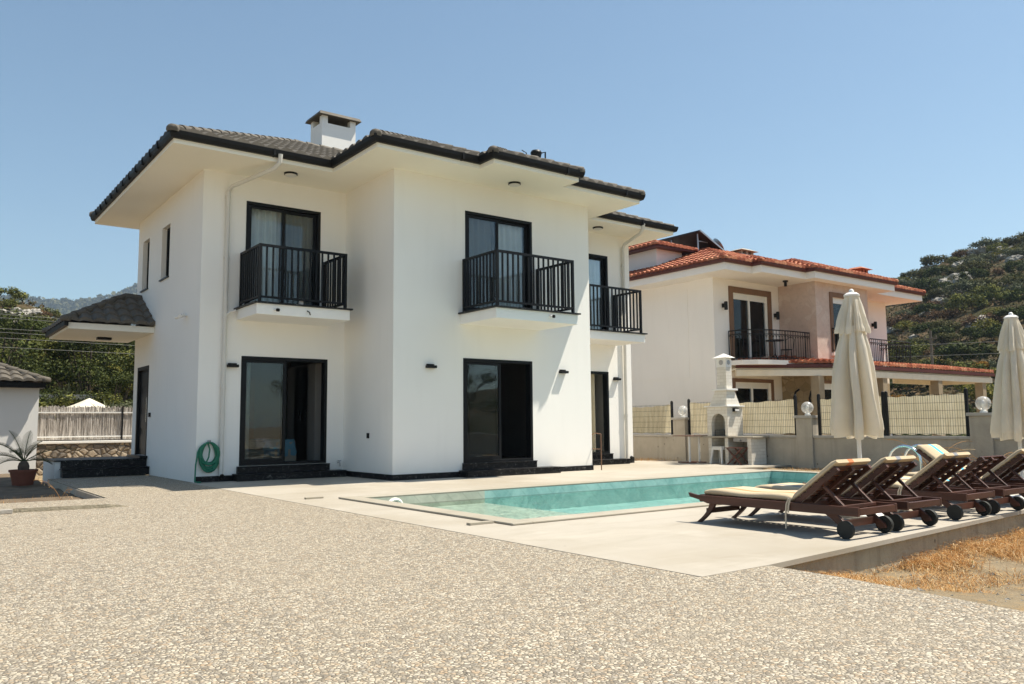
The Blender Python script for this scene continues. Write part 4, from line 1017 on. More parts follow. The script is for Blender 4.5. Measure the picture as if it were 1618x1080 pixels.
mb = MB(); mb.box(17.95, 18.25, 13.74, 14.2, .60, .70); mb.tube([(17.93, 13.97, .63), (17.90, 13.97, .63)], .02, 8); qb(mb, 'basin', 'steel')
mb = MB(); mb.box(18.12, 18.30, 14.25, 14.328, 1.40, 1.50); mb.cur = 1; mb.box(18.13, 18.29, 14.235, 14.249, 1.41, 1.47); qb(mb, 'floodlight', ['darkmetal', 'lens'])
# plastic stool in the left bay
st = thing('plastic_stool', 'white plastic stool under the arch of the barbecue', 'stool', (17.98, 14.66, .004))
mb = MB(); mb.box(-.17, .17, -.17, .17, .43, .46); mb.box(-.16, .16, -.16, -.145, .37, .43); mb.box(-.16, .16, .145, .16, .37, .43); mb.box(-.16, -.145, -.145, .145, .37, .43); mb.build('seat', 'plastic_w', st, bevel=.01)
for a in (-1, 1):
    for b in (-1, 1):
        mb = MB(); mb.hexa([(a * .19 - .02, b * .19 - .02, 0), (a * .19 + .02, b * .19 - .02, 0), (a * .19 + .02, b * .19 + .02, 0), (a * .19 - .02, b * .19 + .02, 0), (a * .14 - .025, b * .14 - .025, .425), (a * .14 + .025, b * .14 - .025, .425), (a * .14 + .025, b * .14 + .025, .425), (a * .14 - .025, b * .14 + .025, .425)]); mb.build('leg', 'plastic_w', st)
ft = thing('folding_table', 'small dark red folding wooden table under the barbecue worktop', 'table', (17.80, 13.95, .004))
mb = MB()
for k in range(5): mb.box(-.22 + k * .09, -.22 + k * .09 + .08, -.25, .25, .43, .45)
mb.build('tabletop', 'tablewood', ft)
for s, x in ((1, -.16), (-1, -.13), (1, .16), (-1, .13)):
    mb = MB(); mb.bar((x, -s * .24, 0), (x, s * .22, .43), .035, .02, (1, 0, 0)); mb.build('leg', 'tablewood', ft)
s2 = thing('side_table', 'narrow white table with red brown top left of the barbecue', 'table', (17.75, 15.5, .004))
mb = MB(); mb.box(-.3, .3, -.34, .40, .735, .755); mb.build('tabletop', 'tablewood', s2)
for y in (-.12,):
    for x in (-.2, .2): mb = MB(); mb.tube([(x, y, .03), (x, y, .735)], .028, 8); mb.build('leg', 'plastic_w', s2)
mb = MB(); mb.tube([(-.2, -.35, .02), (-.2, .3, .02)], .015, 8); mb.build('foot_bar', 'tablewood', s2)
mb = MB(); mb.tube([(.2, -.35, .02), (.2, .3, .02)], .015, 8); mb.build('foot_bar', 'tablewood', s2)

# ================================================================== LOUNGERS, PARASOLS, LADDER
def make_lounger(cushion=True, back=True, stripe='stripe_o', label='', tie=True):
    """local axes: x across 0..W, y from the head (0) to the foot (2.0)"""
    t = thing('sun_lounger', label, 'sun lounger', group='wooden sun loungers along the deck edge')
    W = .70; z0, z1 = .215, .30
    for x in (.0175, W - .0175):
        mb = MB(); a, b = x - .0175, x + .0175
        prof = [(.0, z0), (1.78, z0), (1.90, z0 + .035), (2.03, z0 + .06), (2.05, z1 + .02), (1.93, z1), (.0, z1)]
        mb.side_prism(prof, 'x', a, b); mb.build('side_rail', 'wood', t, bevel=.004)
    for y in (.02, .72, 1.90): mb = MB(); mb.box(.036, W - .036, y - .02, y + .02, z0 + .01, z1 - .012); mb.build('cross_rail', 'wood', t, bevel=.003)
    mb = MB(); y = .78
    while y < 1.88: mb.box(.036, W - .036, y, y + .05, z1 - .010, z1 + .005); y += .072
    mb.build('slats', 'wood', t)
    for x in (.055, W - .055):   # curved front legs, straight raked rear legs
        mb = MB(); P = []
        for k in range(7): u = k / 6; P.append((1.74 + .20 * u ** 1.8, z0 + .03 - (z0 + .03) * u, .085 - .030 * math.sin(PI * u * .6)))
        poly = [(c - w_ / 2, z) for c, z, w_ in P] + [(c + w_ / 2, z) for c, z, w_ in P[::-1]]
        mb.side_prism(poly, 'x', x - .019, x + .019); mb.build('leg', 'wood', t, bevel=.004)
        mb = MB(); mb.side_prism([(.42, z0 + .03), (.28, z0 + .03), (.105, .10), (.09, .06), (.15, .045), (.2, .09), (.30, .17)], 'x', x - .019, x + .019); lg = mb.build('leg', 'wood', t, bevel=.004)
        ox = -.048 if x < .3 else .048
        mb = MB(); mb.lathe([(.05, -.022), (.082, -.022), (.085, -.012), (.085, .012), (.082, .022), (.05, .022)], (x + ox, .135, .085), 20, 'x'); mb.build('wheel', 'rubber', t, smooth=40)
    for q in ((1.83, 1.86, .10, .155), (.20, .23, .09, .16)): mb = MB(); mb.box(.075, W - .075, *q); mb.build('stretcher', 'wood', t, bevel=.003)
    # backrest on its hinge
    th = R(37.5); hy, hz, BL = .72, z1 - .005, .61
    bp = lambda d, o: (hy - d * math.cos(th) - o * math.sin(th) * -1 * -1, hz + d * math.sin(th) - o * math.cos(th))
    def bk(d, o): return (hy - d * math.cos(th) - o * math.sin(th), hz + d * math.sin(th) - o * math.cos(th))
    if back:
        mb = MB()
        for x in (.045, W - .085):
            a = [bk(0, -.0), bk(BL, 0), bk(BL, .045), bk(0, .045)]; mb.side_prism(a, 'x', x, x + .04)
        a = [bk(.02, .005), bk(BL - .02, .005), bk(BL - .02, .04), bk(.02, .04)]; mb.side_prism(a, 'x', W / 2 - .02, W / 2 + .02)
        mb.build('back_frame', 'wood', t, bevel=.003)
        mb = MB(); d = .03
        while d < BL - .03:
            a = [bk(d, -.014), bk(d + .055, -.014), bk(d + .055, -.001), bk(d, -.001)]; mb.side_prism(a, 'x', .047, W - .047); d += .085
        mb.build('back_slats', 'wood', t)
        mb = MB()
        for x in (.10, W - .10):
            p = bk(.36, .05); mb.bar((x, p[0], p[1]), (x, .20, z0 + .07), .03, .03, (1, 0, 0))
        mb.box(.06, W - .06, .18, .22, z0 + .055, z0 + .085)
        mb.build('prop', 'wood', t, bevel=.003)
    if cushion:
        CT = .055; x0, x1 = .05, W - .05
        segs = [('seat', .74, 1.86)]
        mb = MB(); xs_ = [x0, x0 + .02, x0 + .20, x0 + .29, x1 - .02, x1]; mids = [0, 0, 1, 0, 0]
        def cyl(pa, pb, qa, qb):
            pass
        def slabstrip(F, n_):
            """F(s, o): point along the cushion (s 0..1) and through its thickness"""
            NS = n_; prof = lambda i: (.012 if i in (0, len(xs_) - 1) else 0)
            top = [[mb.vert((x, *F(k / NS, -CT * (1 if 0 < i < len(xs_) - 1 else .62) * (.7 if k in (0, NS) else 1)))) for i, x in enumerate(xs_)] for k in range(NS + 1)]
            bot = [[mb.vert((x, *F(k / NS, 0 if 0 < i < len(xs_) - 1 else -.014))) for i, x in enumerate(xs_)] for k in range(NS + 1)]
            for k in range(NS):
                for i in range(len(xs_) - 1):
                    mb.cur = mids[i]
                    mb.face((top[k][i], top[k][i + 1], top[k + 1][i + 1], top[k + 1][i])); mb.face((bot[k][i], bot[k + 1][i], bot[k + 1][i + 1], bot[k][i + 1]))
                mb.cur = 0
                mb.face((top[k][0], top[k + 1][0], bot[k + 1][0], bot[k][0])); mb.face((top[k][-1], bot[k][-1], bot[k + 1][-1], top[k + 1][-1]))
            for k in (0, NS):
                for i in range(len(xs_) - 1): mb.cur = mids[i]; mb.face((top[k][i], top[k][i + 1], bot[k][i + 1], bot[k][i]))
            mb.cur = 0
        zc_ = z1 + .007
        slabstrip(lambda s, o: (.74 + 1.12 * s, zc_ - o + .008 * math.sin(s * 9) * (o != 0)), 14)
        if back: slabstrip(lambda s, o: (bk(.01 + (BL + .03) * s, -.016 + o)[0], bk(.01 + (BL + .03) * s, -.016 + o)[1]), 12)
        mb.build('cushion', ['cushion', stripe], t, smooth=50)
        if tie:
            mb = MB(); mb.tube([(.0, .74, .34), (-.012, .76, .28), (-.014, .77, .18), (-.012, .775, .04)], .010, 6); mb.tube([(.0, .72, .34), (-.014, .735, .27), (-.016, .74, .20)], .010, 6); mb.build('tie', 'rope', t, smooth=60)
    return t
HEADY = 4.30
for x, kw in ((7.20, dict(stripe='stripe_o', label='brown wooden sun lounger with orange striped cushion, nearest to the viewer')),
              (8.09, dict(stripe='stripe_g', label='brown sun lounger with plain beige raised cushion, right behind the orange striped one', tie=False)),
              (9.46, dict(stripe='stripe_g', label='brown sun lounger with a grey striped beige cushion, right of the nearer parasol')),
              (10.37, dict(stripe='stripe_b', label='brown sun lounger with bare wooden backrest slats and blue striped seat cushion', tie=False)),
              (11.46, dict(stripe='stripe_g', label='brown sun lounger cut off by the right edge of the photo', tie=False))):
    l = make_lounger(**kw); l.location = (x, HEADY + (.06 if x > 9 else 0), .004)
    if abs(x - 10.37) < .01:
        # this cushion covers the seat only
        for c in l.children:
            if c.name.startswith('cushion'):
                bm = bmesh.new(); bm.from_mesh(c.data); bmesh.ops.delete(bm, geom=[v for v in bm.verts if v.co.z > .42 or v.co.y < .735], context='VERTS'); bm.to_mesh(c.data); bm.free()
l = make_lounger(stripe='stripe_b', label='wooden sun lounger turned the other way, its raised back showing a bright blue stripe', tie=False)
l.location = (13.28, 6.74, .004); l.rotation_euler = (0, 0, PI)

def parasol(x, y, top, low, label, ph):
    t = thing('parasol', label, 'parasol', (x, y, .004), group='closed cream parasols')
    mb = MB(); mb.tube([(0, 0, .06), (0, 0, top - .03)], .024, 12); mb.build('pole', 'plastic_w', t, smooth=40)
    mb = MB(); mb.lathe([(.26, 0), (.26, .035), (.22, .06), (.05, .075), (.045, .22), (.03, .23), (.0, .23)], seg=24); mb.build('base', 'plastic_w', t, smooth=40)
    mb = MB(); mb.lathe([(.088, top - .045), (.09, top - .025), (.055, top + .0), (.03, top + .005), (.028, top + .03), (.012, top + .045), (.0, top + .047)], seg=20); mb.build('cap', 'plastic_w', t, smooth=50)
    rg = random.Random(ph)
    def skirt(prof, fold, name, n_=112, ragged=.02, inner=None):
        mb = MB(); rings = []; am = [rg.uniform(.45, 1.5) for _ in range(9)]; sh = [rg.uniform(-.26, .26) for _ in range(9)]
        for z, r in prof:
            u = (prof[0][0] - z) / (prof[0][0] - prof[-1][0]); ring = []
            for k in range(n_):
                a = 2 * PI * k / n_; s8 = a / (2 * PI) * 8; i = int(s8) % 8; fr = s8 - int(s8)
                w_ = fold * min(1, u * 2.2 + .15) * am[i]
                lobe = abs(math.sin(PI * (fr + sh[i] * u))) ** .7
                rr = r * (1 - w_ + w_ * 1.5 * lobe) + .011 * math.sin(a * 23 + z * 4 + i) * min(1, u * 1.5) + .030 * noise.noise((math.cos(a) * 2.6 + ph, math.sin(a) * 2.6, z * 1.6)) * min(1, u * 2 + .2)
                aa = a + .12 * math.sin(z * 3 + i) * u
                zz = z - (ragged * lobe * (1 + .5 * math.sin(i * 2.1)) if u > .985 else 0)
                ring.append(mb.vert((rr * math.cos(aa), rr * math.sin(aa), zz)))
            rings.append(ring)
        for A, B in zip(rings, rings[1:]):
            for k in range(n_): mb.face((A[k], A[(k + 1) % n_], B[(k + 1) % n_], B[k]))
        return mb.build(name, 'canvas', t, smooth=180, fix=False)
    H = top - .05 - low
    def P(pts): # smooth profile
        out = []
        for (z0, r0), (z1, r1) in zip(pts, pts[1:]):
            for k in range(5): s = k / 5; out.append((z0 + (z1 - z0) * s, r0 + (r1 - r0) * (s * s * (3 - 2 * s) * .5 + s * .5)))
        return out + [pts[-1]]
    zt = top - .05
    skirt(P([(zt - .22 * H, .115), (zt - .4 * H, .158), (zt - .7 * H, .192), (low + .05, .215), (low, .205)]), .72, 'canopy', ragged=.05)
    skirt(P([(zt, .080), (zt - .08 * H, .098), (zt - .2 * H, .132), (zt - .255 * H, .150)]), .45, 'vent_flap', ragged=.035)
    mb = MB()
    for k in range(8): a = 2 * PI * (k + .5) / 8; mb.bar((.04 * math.cos(a), .04 * math.sin(a), zt - .1), (.13 * math.cos(a), .13 * math.sin(a), low + .05), .014, .02)
    mb.build('ribs', 'wood', t)
    return t
parasol(9.02, 5.33, 2.62, .96, 'closed cream parasol standing nearest, left of the other parasol', 5)
parasol(12.45, 4.98, 2.56, .88, 'closed cream parasol cut off by the right edge of the photo', 11)
ld = thing('pool_ladder', 'chrome pool ladder with two arched handrails at the pool edge', 'ladder', (14.2, 7.55, 0))
for x in (-.26, .26):
    mb = MB(); pts = [(x, -.42, .004)] + [(x, -.42 + .0 * k, .1 + .1 * k) for k in range(4)] + [(x, -.14 - .28 * math.cos(a), .42 + .26 * math.sin(a)) for a in [PI * k / 10 for k in range(1, 10)]] + [(x, .14, .42), (x, .16, .1), (x, .17, -.8)]
    mb.tube(pts, .021, 10); mb.build('handrail', 'chrome', ld, smooth=60)
for z in (-.25, -.5): mb = MB(); mb.box(-.26, .26, .12, .2, z, z + .03); mb.build('step', 'chrome', ld)

# ================================================================== NEIGHBOURING HOUSE
nh = thing('stone_clad_house', 'two storey house with red tiled roof and pink stone cladding behind the boundary wall', 'house', (26.5, 20, 0))
def nb(mb, name, mats, p=None, **k):
    o = mb.build(name, mats, p or nh, **k)
    if p is None: o.location = -nh.location
    return o
NZ = 5.88; ND1 = (22.28, 24.17, 3.16, 5.46); ND2 = (25.80, 26.92, 3.5, 5.42); NG1 = (22.25, 24.2, 1.25, 2.45); NG2 = (25.05, 26.9, 1.2, 2.4)
mb = MB(); T = .25
wall(mb, 'y', 21.3, T, 17.46, 24, -.3, NZ); wall(mb, 'x', 17.46, T, 21.3 + T, 24.83, -.3, NZ, (ND1, NG1))
wall(mb, 'x', 17.46, T, 28.09, 32.0 - T, -.3, NZ, ((28.55, 29.9, 3.16, 5.4),)); wall(mb, 'y', 32.0, -T, 17.46, 24, -.3, NZ); wall(mb, 'x', 24, -T, 21.3 + T, 32 - T, -.3, NZ)
nb(mb, 'wall', 'nwhite')
mb = MB(); mb.box(21.285, 21.299, 18.55, 24.01, 2.62, 5.62); nb(mb, 'wall_panel', 'nwhite')
mb = MB(); wall(mb, 'y', 24.83, T, 15.99, 17.455, -.3, NZ); wall(mb, 'x', 15.99, T, 24.83 + T, 28.09 - T, 3.0, NZ, (ND2,)); wall(mb, 'y', 28.09, -T, 15.99, 17.455, -.3, NZ)
nb(mb, 'stone_bay', 'stonepink')
mb = MB(); wall(mb, 'x', 15.99, T, 24.83 + T, 28.09 - T, -.3, 2.995, (NG2,)); mb.box(24.815, 24.829, 15.985, 17.44, -.3, 2.9); nb(mb, 'stone_base', 'stonebrown')
mb = MB(); mb.box(21.56, 31.7, 17.75, 23.7, 2.95, 3.14); mb.box(24.85 + T, 28.05 - T, 16.26, 17.74, 2.95, 3.14); nb(mb, 'floor', 'floor')
mb = MB(); mb.box(21.6, 31.7, 20.2, 20.3, 3.16, 6.0); mb.box(21.6, 31.7, 20.2, 20.3, -.3, 2.94); nb(mb, 'partition', 'interior')
def nwindow(y, r, surround=.0, split=True, sill=False):
    x0, x1, z0, z1 = r; mb = MB(); W = .07
    for a in ((x0, x1, z1 - W, z1), (x0, x1, z0, z0 + W), (x0, x0 + W, z0 + W, z1 - W), (x1 - W, x1, z0 + W, z1 - W)): mb.box(a[0], a[1], y + .05, y + .14, a[2], a[3])
    xm = (x0 + x1) / 2
    if split: mb.box(xm - .04, xm + .04, y + .045, y + .13, z0 + W, z1 - W)
    mb.box(x0 + W, x1 - W, y + .06, y + .12, z1 - W - .13, z1 - W - .001)
    fr = nb(mb, 'window', 'plastic_w')
    mb = MB(); mb.box(x0 + W, x1 - W, y + .085, y + .093, z0 + W, z1 - W - .13); o = mb.build('pane', 'glass', fr)
    if surround:
        s = surround; mb = MB()
        for a in ((x0 - s, x1 + s, z1 + .001, z1 + s), (x0 - s, x0 - .001, z0, z1), (x1 + .001, x1 + s, z0, z1)): mb.box(a[0], a[1], y - .04, y - .001, a[2], a[3])
        mb.build('surround', 'brownframe', fr)
    return fr
nwindow(17.46, ND1, .2); nwindow(15.99, ND2, .16, False); nwindow(17.46, NG1, .12); nwindow(15.99, NG2, .1); nwindow(17.46, (28.55, 29.9, 3.16, 5.4), .16)
for x0, x1, y, z0, z1, lb in ((22.36, 23.0, 17.72, 3.2, 5.3, 'pale curtain in the brown framed balcony door of the red roofed house'), (25.88, 26.8, 16.3, 3.5, 5.25, 'grey curtain in the stone bay window of the red roofed house')):
    curtain(x0, x1, y, z0, z1, lb)
# eaves, fascia, gutter and tiled roof
NS = [(20.5, 24.4), (20.5, 16.3), (21.85, 16.3), (21.85, 15.95), (24.25, 15.95), (24.25, 15.6), (29.3, 15.6), (29.3, 16.3), (32.7, 16.3), (32.7, 24.4)]
mb = MB(); mb.prism(NS, NZ, NZ + .235); nb(mb, 'soffit', 'nwhite')
mb = MB(); gutter_ring(NS, NZ + .225, NZ + .33, .10, .004); nb(mb, 'gutter', 'redwood')
mb = MB(); mr = MB(); z = NZ + .34; s = .36; tk = dict(per=.21, crs=.36, amp=.055, step=.06)
x0, x1, y0, y1 = 20.42, 32.78, 16.22, 24.48; h = (y1 - y0) / 2
tile_slope(mb, (x0, y0, z), (1, 0), (0, 1), s, h, lambda v: v, lambda v: x1 - x0 - v, **tk); tile_slope(mb, (x0, y1, z), (0, -1), (1, 0), s, h, lambda v: v, lambda v: y1 - y0 - v, **tk)
tile_slope(mb, (x1, y0, z), (0, 1), (-1, 0), s, h, lambda v: v, lambda v: y1 - y0 - v, **tk); tile_slope(mb, (x1, y1, z), (-1, 0), (0, -1), s, h, lambda v: v, lambda v: x1 - x0 - v, **tk)
a1 = (x0 + h, y0 + h, z + s * h); a2 = (x1 - h, y0 + h, z + s * h)
for c, a in (((x0, y0), a1), ((x0, y1), a1), ((x1, y0), a2), ((x1, y1), a2)): ridge_tiles(mr, (*c, z), a, .10, .3)
ridge_tiles(mr, a1, a2, .10, .3)
nrs = [mr]
def bumproof(b0, b1, by, back):
    mr = MB(); nrs.append(mr)
    hh = (b1 - b0) / 2; yv = back - by
    tile_slope(mb, (b0, by, z), (1, 0), (0, 1), s, hh, lambda v: v, lambda v: b1 - b0 - v, **tk); tile_slope(mb, (b0, by, z), (0, 1), (1, 0), s, hh, lambda v: v, lambda v: v + yv, **tk); tile_slope(mb, (b1, by, z), (0, 1), (-1, 0), s, hh, lambda v: v, lambda v: v + yv, **tk)
    ap = (b0 + hh, by + hh, z + s * hh); ridge_tiles(mr, (b0, by, z), ap, .10, .3); ridge_tiles(mr, (b1, by, z), ap, .10, .3); ridge_tiles(mr, ap, (ap[0], ap[1] + yv, ap[2]), .10, .3)
bumproof(21.77, 24.33, 15.87, 16.22); bumproof(24.17, 29.38, 15.52, 16.22)
rf = nb(mb, 'roof', 'redtile', smooth=35)
for mr in nrs: nb(mr, 'ridge_tiles', 'redtile', rf, smooth=50)
for o in (rf.children): o.location = (0, 0, 0)
# attic storey with its own small roof
mb = MB(); mb.box(21.6, 22.95, 20.2, 24, 6.3, 7.36); mb.box(22.955, 30.5, 21.4, 24, 6.3, 7.0); at = nb(mb, 'attic', 'nwhite')
mb = MB(); mr = MB(); q0, q1, p0, p1, zz = 21.2, 23.35, 19.8, 24.5, 7.42; hh = (q1 - q0) / 2
tile_slope(mb, (q0, p0, zz), (1, 0), (0, 1), s, hh, lambda v: v, lambda v: q1 - q0 - v, **tk); tile_slope(mb, (q0, p1, zz), (0, -1), (1, 0), s, hh, lambda v: v, lambda v: p1 - p0 - v, **tk); tile_slope(mb, (q1, p0, zz), (0, 1), (-1, 0), s, hh, lambda v: v, lambda v: p1 - p0 - v, **tk)
ap = (q0 + hh, p0 + hh, zz + s * hh)
for c in ((q0, p0), (q1, p0)): ridge_tiles(mr, (*c, zz), ap, .10, .3)
ridge_tiles(mr, ap, (q0 + hh, p1 - hh, ap[2]), .10, .3)
o = mb.build('attic_roof', 'redtile', at, smooth=35); o = mr.build('attic_ridge', 'redtile', at, smooth=50)
mb = MB(); mb.box(q0 + .05, q1 - .05, p0 + .05, p1 - .05, 7.362, 7.43); mb.build('attic_eaves', 'redwood', at)
# chimneys
def nchim(x, y, zb, zt, w, mat, cap):
    mb = MB(); mb.box(x - w, x + w, y - .3, y + .3, zb, zt); c = nb(mb, 'chimney', mat)
    mb = MB()
    for k in (-1, 0, 1): mb.box(x + k * w * .8 - .06, x + k * w * .8 + .06, y - .26, y + .26, zt + .001, zt + .14)
    mb.hexa([(x - w - .12, y - .42, zt + .142), (x + w + .12, y - .42, zt + .142), (x + w + .12, y + .42, zt + .142), (x - w - .12, y + .42, zt + .142), (x - w * .5, y - .2, zt + .25), (x + w * .5, y - .2, zt + .25), (x + w * .5, y + .2, zt + .25), (x - w * .5, y + .2, zt + .25)])
    mb.build('chimney_cap', cap, c)
nchim(31.2, 18.1, 6.5, 7.12, .3, 'stonepink', 'redtile'); nchim(26.6, 20.3, 7.4, 7.70, .42, 'nwhite', 'coping')
# balconies with wrought railings
def rail(pts, z0, z1, parent, name='railing'):
    mb = MB(); P = [Vector((*p, 0)) for p in pts]; L = [0]
    for a, b in zip(P, P[1:]): L.append(L[-1] + (b - a).length)
    def at_(d):
        for i in range(len(P) - 1):
            if d <= L[i + 1] + 1e-6: return P[i] + (P[i + 1] - P[i]) * ((d - L[i]) / (L[i + 1] - L[i]))
        return P[-1]
    for z, r in ((z1, .022), (z1 - .13, .012), (z0 + .08, .014)): mb.tube([p + Vector((0, 0, z)) for p in P], r, 6)
    n_ = int(L[-1] / .13)
    for i in range(n_ + 1):
        p = at_(L[-1] * i / n_); big = i % 8 == 0
        mb.tube([p + Vector((0, 0, z0)), p + Vector((0, 0, z1))], .02 if big else .009, 5)
        if i < n_:
            q = at_(L[-1] * (i + 1) / n_); mb.tube([p + Vector((0, 0, z1 - .24)), (p * .75 + q * .25) + Vector((0, 0, z1 - .17)), (p + q) / 2 + Vector((0, 0, z1 - .145)), (p * .25 + q * .75) + Vector((0, 0, z1 - .17)), q + Vector((0, 0, z1 - .24))], .008, 4)
    o = mb.build(name, 'darkmetal', parent); return o
arc = [(21.95, 17.40), (21.98, 16.95), (22.3, 16.6), (22.9, 16.38), (23.6, 16.28), (24.3, 16.26), (24.80, 16.27)]
mb = MB(); mb.prism([(21.85, 17.455)] + [(x - .06, y - .10) for x, y in arc[1:-1]] + [(24.826, 16.15), (24.826, 17.455)], 2.98, 3.13); bl = nb(mb, 'balcony', 'nwhite'); rail(arc, 3.135, 4.12, bl)
mb = MB(); mb.box(28.1, 31.4, 16.1, 17.45, 2.98, 3.13); bl = nb(mb, 'balcony', 'nwhite'); rail([(28.12, 16.15), (31.3, 16.15), (31.3, 17.4)], 3.135, 4.12, bl)
mb = MB(); mb.box(25.6, 27.1, 15.86, 15.98, 3.36, 3.46); bl = nb(mb, 'window_ledge', 'nwhite'); rail([(25.66, 15.95), (25.66, 15.88), (27.04, 15.88), (27.04, 15.95)], 3.465, 4.3, bl)
for x, y, z in ((21.75, 17.40, 4.95), (24.55, 17.40, 4.82), (30.9, 17.40, 4.9)):
    mb = MB(); mb.box(x - .04, x + .04, y - .05, y + .05, z - .05, z + .08); mb.lathe([(.045, -.14), (.06, -.13), (.06, .12), (.045, .14)], (x, y - .09, z), 10); nb(mb, 'wall_lantern', 'darkmetal')
mb = MB(); mb.lathe([(.09, 0), (.09, -.05), (.05, -.06), (.05, -.20), (.0, -.2)], (23.9, 16.5, NZ), 10); nb(mb, 'ceiling_lantern', 'darkmetal')
# porch roof on columns along the front
PZ = 2.62
mb = MB(); pp = [(22.0, 17.2), (24.75, 15.45), (35.7, 15.2), (35.7, 17.4), (32.05, 17.4), (28.12, 17.4), (28.12, 15.95), (24.80, 15.95), (24.80, 17.4), (22.0, 17.4)]
mb.prism(pp, PZ + .20, PZ + .26); po = nb(mb, 'porch_roof', 'beam')
mb = MB()
for p, q in (((22.0, 17.2), (24.75, 15.45)), ((24.75, 15.45), (35.7, 15.2)), ((35.7, 15.2), (35.7, 17.4)), ((32.05, 17.3), (35.6, 17.3))): mb.bar((*p, PZ + .10), (*q, PZ + .10), .12, .20)
mb.build('porch_beam', 'beam', po).location = (0, 0, 0)
mb = MB(); mb.bar((21.95, 17.15, PZ + .33), (24.72, 15.36, PZ + .33), .06, .12); mb.bar((24.72, 15.36, PZ + .33), (35.8, 15.1, PZ + .33), .06, .12); mb.bar((35.8, 15.1, PZ + .33), (35.8, 17.4, PZ + .33), .06, .12); mb.build('porch_fascia', 'redwood', po)
mb = MB(); ee = Vector((35.8 - 24.6, 15.1 - 15.36)); Lp = ee.length; ee /= Lp
tile_slope(mb, (24.6, 15.36, PZ + .42), (ee.x, ee.y), (-ee.y, ee.x), .16, 2.1, lambda v: 0, lambda v: Lp, **tk)
e2 = Vector((24.72 - 21.9, 15.36 - 17.2)); L2 = e2.length; e2 /= L2
tile_slope(mb, (21.9, 17.2, PZ + .42), (e2.x, e2.y), (-e2.y, e2.x), .16, 1.7, lambda v: v * .6, lambda v: L2 + .0 * v, **tk)
mb.build('porch_tiles', 'redtile', po, smooth=35)
for x, y in ((24.35, 15.75), (27.85, 15.5), (31.6, 15.4), (35.1, 15.35), (35.1, 17.2)):
    mb = MB(); mb.box(x - .15, x + .15, y - .15, y + .15, -.4, PZ - .002); nb(mb, 'column', 'tan')
for y in (16.95, 16.35):
    mb = MB(); mb.tube([(24.80, y, 1.75), (24.62, y - .1, 1.9), (24.5, y - .25, 2.12), (24.45, y - .42, 2.2)], .035, 8); nb(mb, 'wall_bracket', 'darkmetal')
# things on that house
tb = thing('bistro_table', 'round black metal table on the curved balcony of the red roofed house', 'table', (23.6, 16.8, 3.13))
mb = MB(); mb.lathe([(.0, .70), (.30, .70), (.31, .715), (.30, .73), (.0, .73)], seg=20); mb.build('tabletop', 'darkmetal', tb)
mb = MB(); mb.tube([(0, 0, .2), (0, 0, .7)], .02, 8); [mb.tube([(0, 0, .25), (.14 * math.cos(a), .14 * math.sin(a), .12), (.26 * math.cos(a), .26 * math.sin(a), .0)], .014, 6) for a in (0, 2.1, 4.2)]; mb.build('pedestal', 'darkmetal', tb)
cc = thing('bistro_chair', 'black metal chair right of the table on the curved balcony', 'chair', (24.3, 16.85, 3.13))
mb = MB(); mb.lathe([(.0, .43), (.2, .43), (.2, .45), (.0, .45)], seg=16); mb.build('seat', 'darkmetal', cc)
mb = MB(); mb.tube([(.18, -.16, .45), (.24, -.17, .8), (.26, 0, .9), (.24, .17, .8), (.18, .16, .45)], .012, 6); mb.build('backrest', 'darkmetal', cc)
for a in (.8, 2.35, 3.9, 5.5): mb = MB(); mb.tube([(.16 * math.cos(a), .16 * math.sin(a), .43), (.2 * math.cos(a), .2 * math.sin(a), 0)], .011, 6); mb.build('leg', 'darkmetal', cc)
sp = thing('solar_panel', 'tilted solar water heating panels seen from below on the red roof', 'solar panel', (24.3, 21.7, 7.5))
mb = MB(); y0, y1 = 19.9, 23.6
mb.hexa([(23.66 , y0, 8.22), (25.02, y0, 7.58), (25.02, y1, 7.58), (23.66, y1, 8.22), (23.68, y0, 8.28), (25.04, y0, 7.64), (25.04, y1, 7.64), (23.68, y1, 8.28)]); o = mb.build('panel', 'panel', sp); o.location = -sp.location
mb = MB()
for y in (20.1, 21.4, 22.6): mb.bar((23.75, y, 7.3), (23.75, y, 8.17), .04, .04, (1, 0, 0)); mb.bar((23.75, y, 7.35), (24.8, y, 7.66), .03, .03); mb.bar((23.75, y, 7.9), (24.3, y, 7.9), .03, .03)
mb.bar((23.62, y0 - .02, 8.25), (25.06, y0 - .02, 7.60), .03, .06); o = mb.build('support_frame', 'steel', sp); o.location = -sp.location
ds = thing('satellite_dish', 'small grey satellite dish at the foot of the solar panel', 'satellite dish', (25.3, 20.5, 7.65))
mb = MB(); mb.lathe([(.34, .12), (.36, .11), (.28, .04), (.15, .01), (.0, .0)], seg=18); o = mb.build('dish', 'steel', ds, smooth=60); o.rotation_euler = (R(60), 0, R(60)); o.location = (0, 0, .25)
mb = MB(); mb.tube([(0, 0, -.2), (0, 0, .25)], .02, 8); mb.build('mast', 'steel', ds)

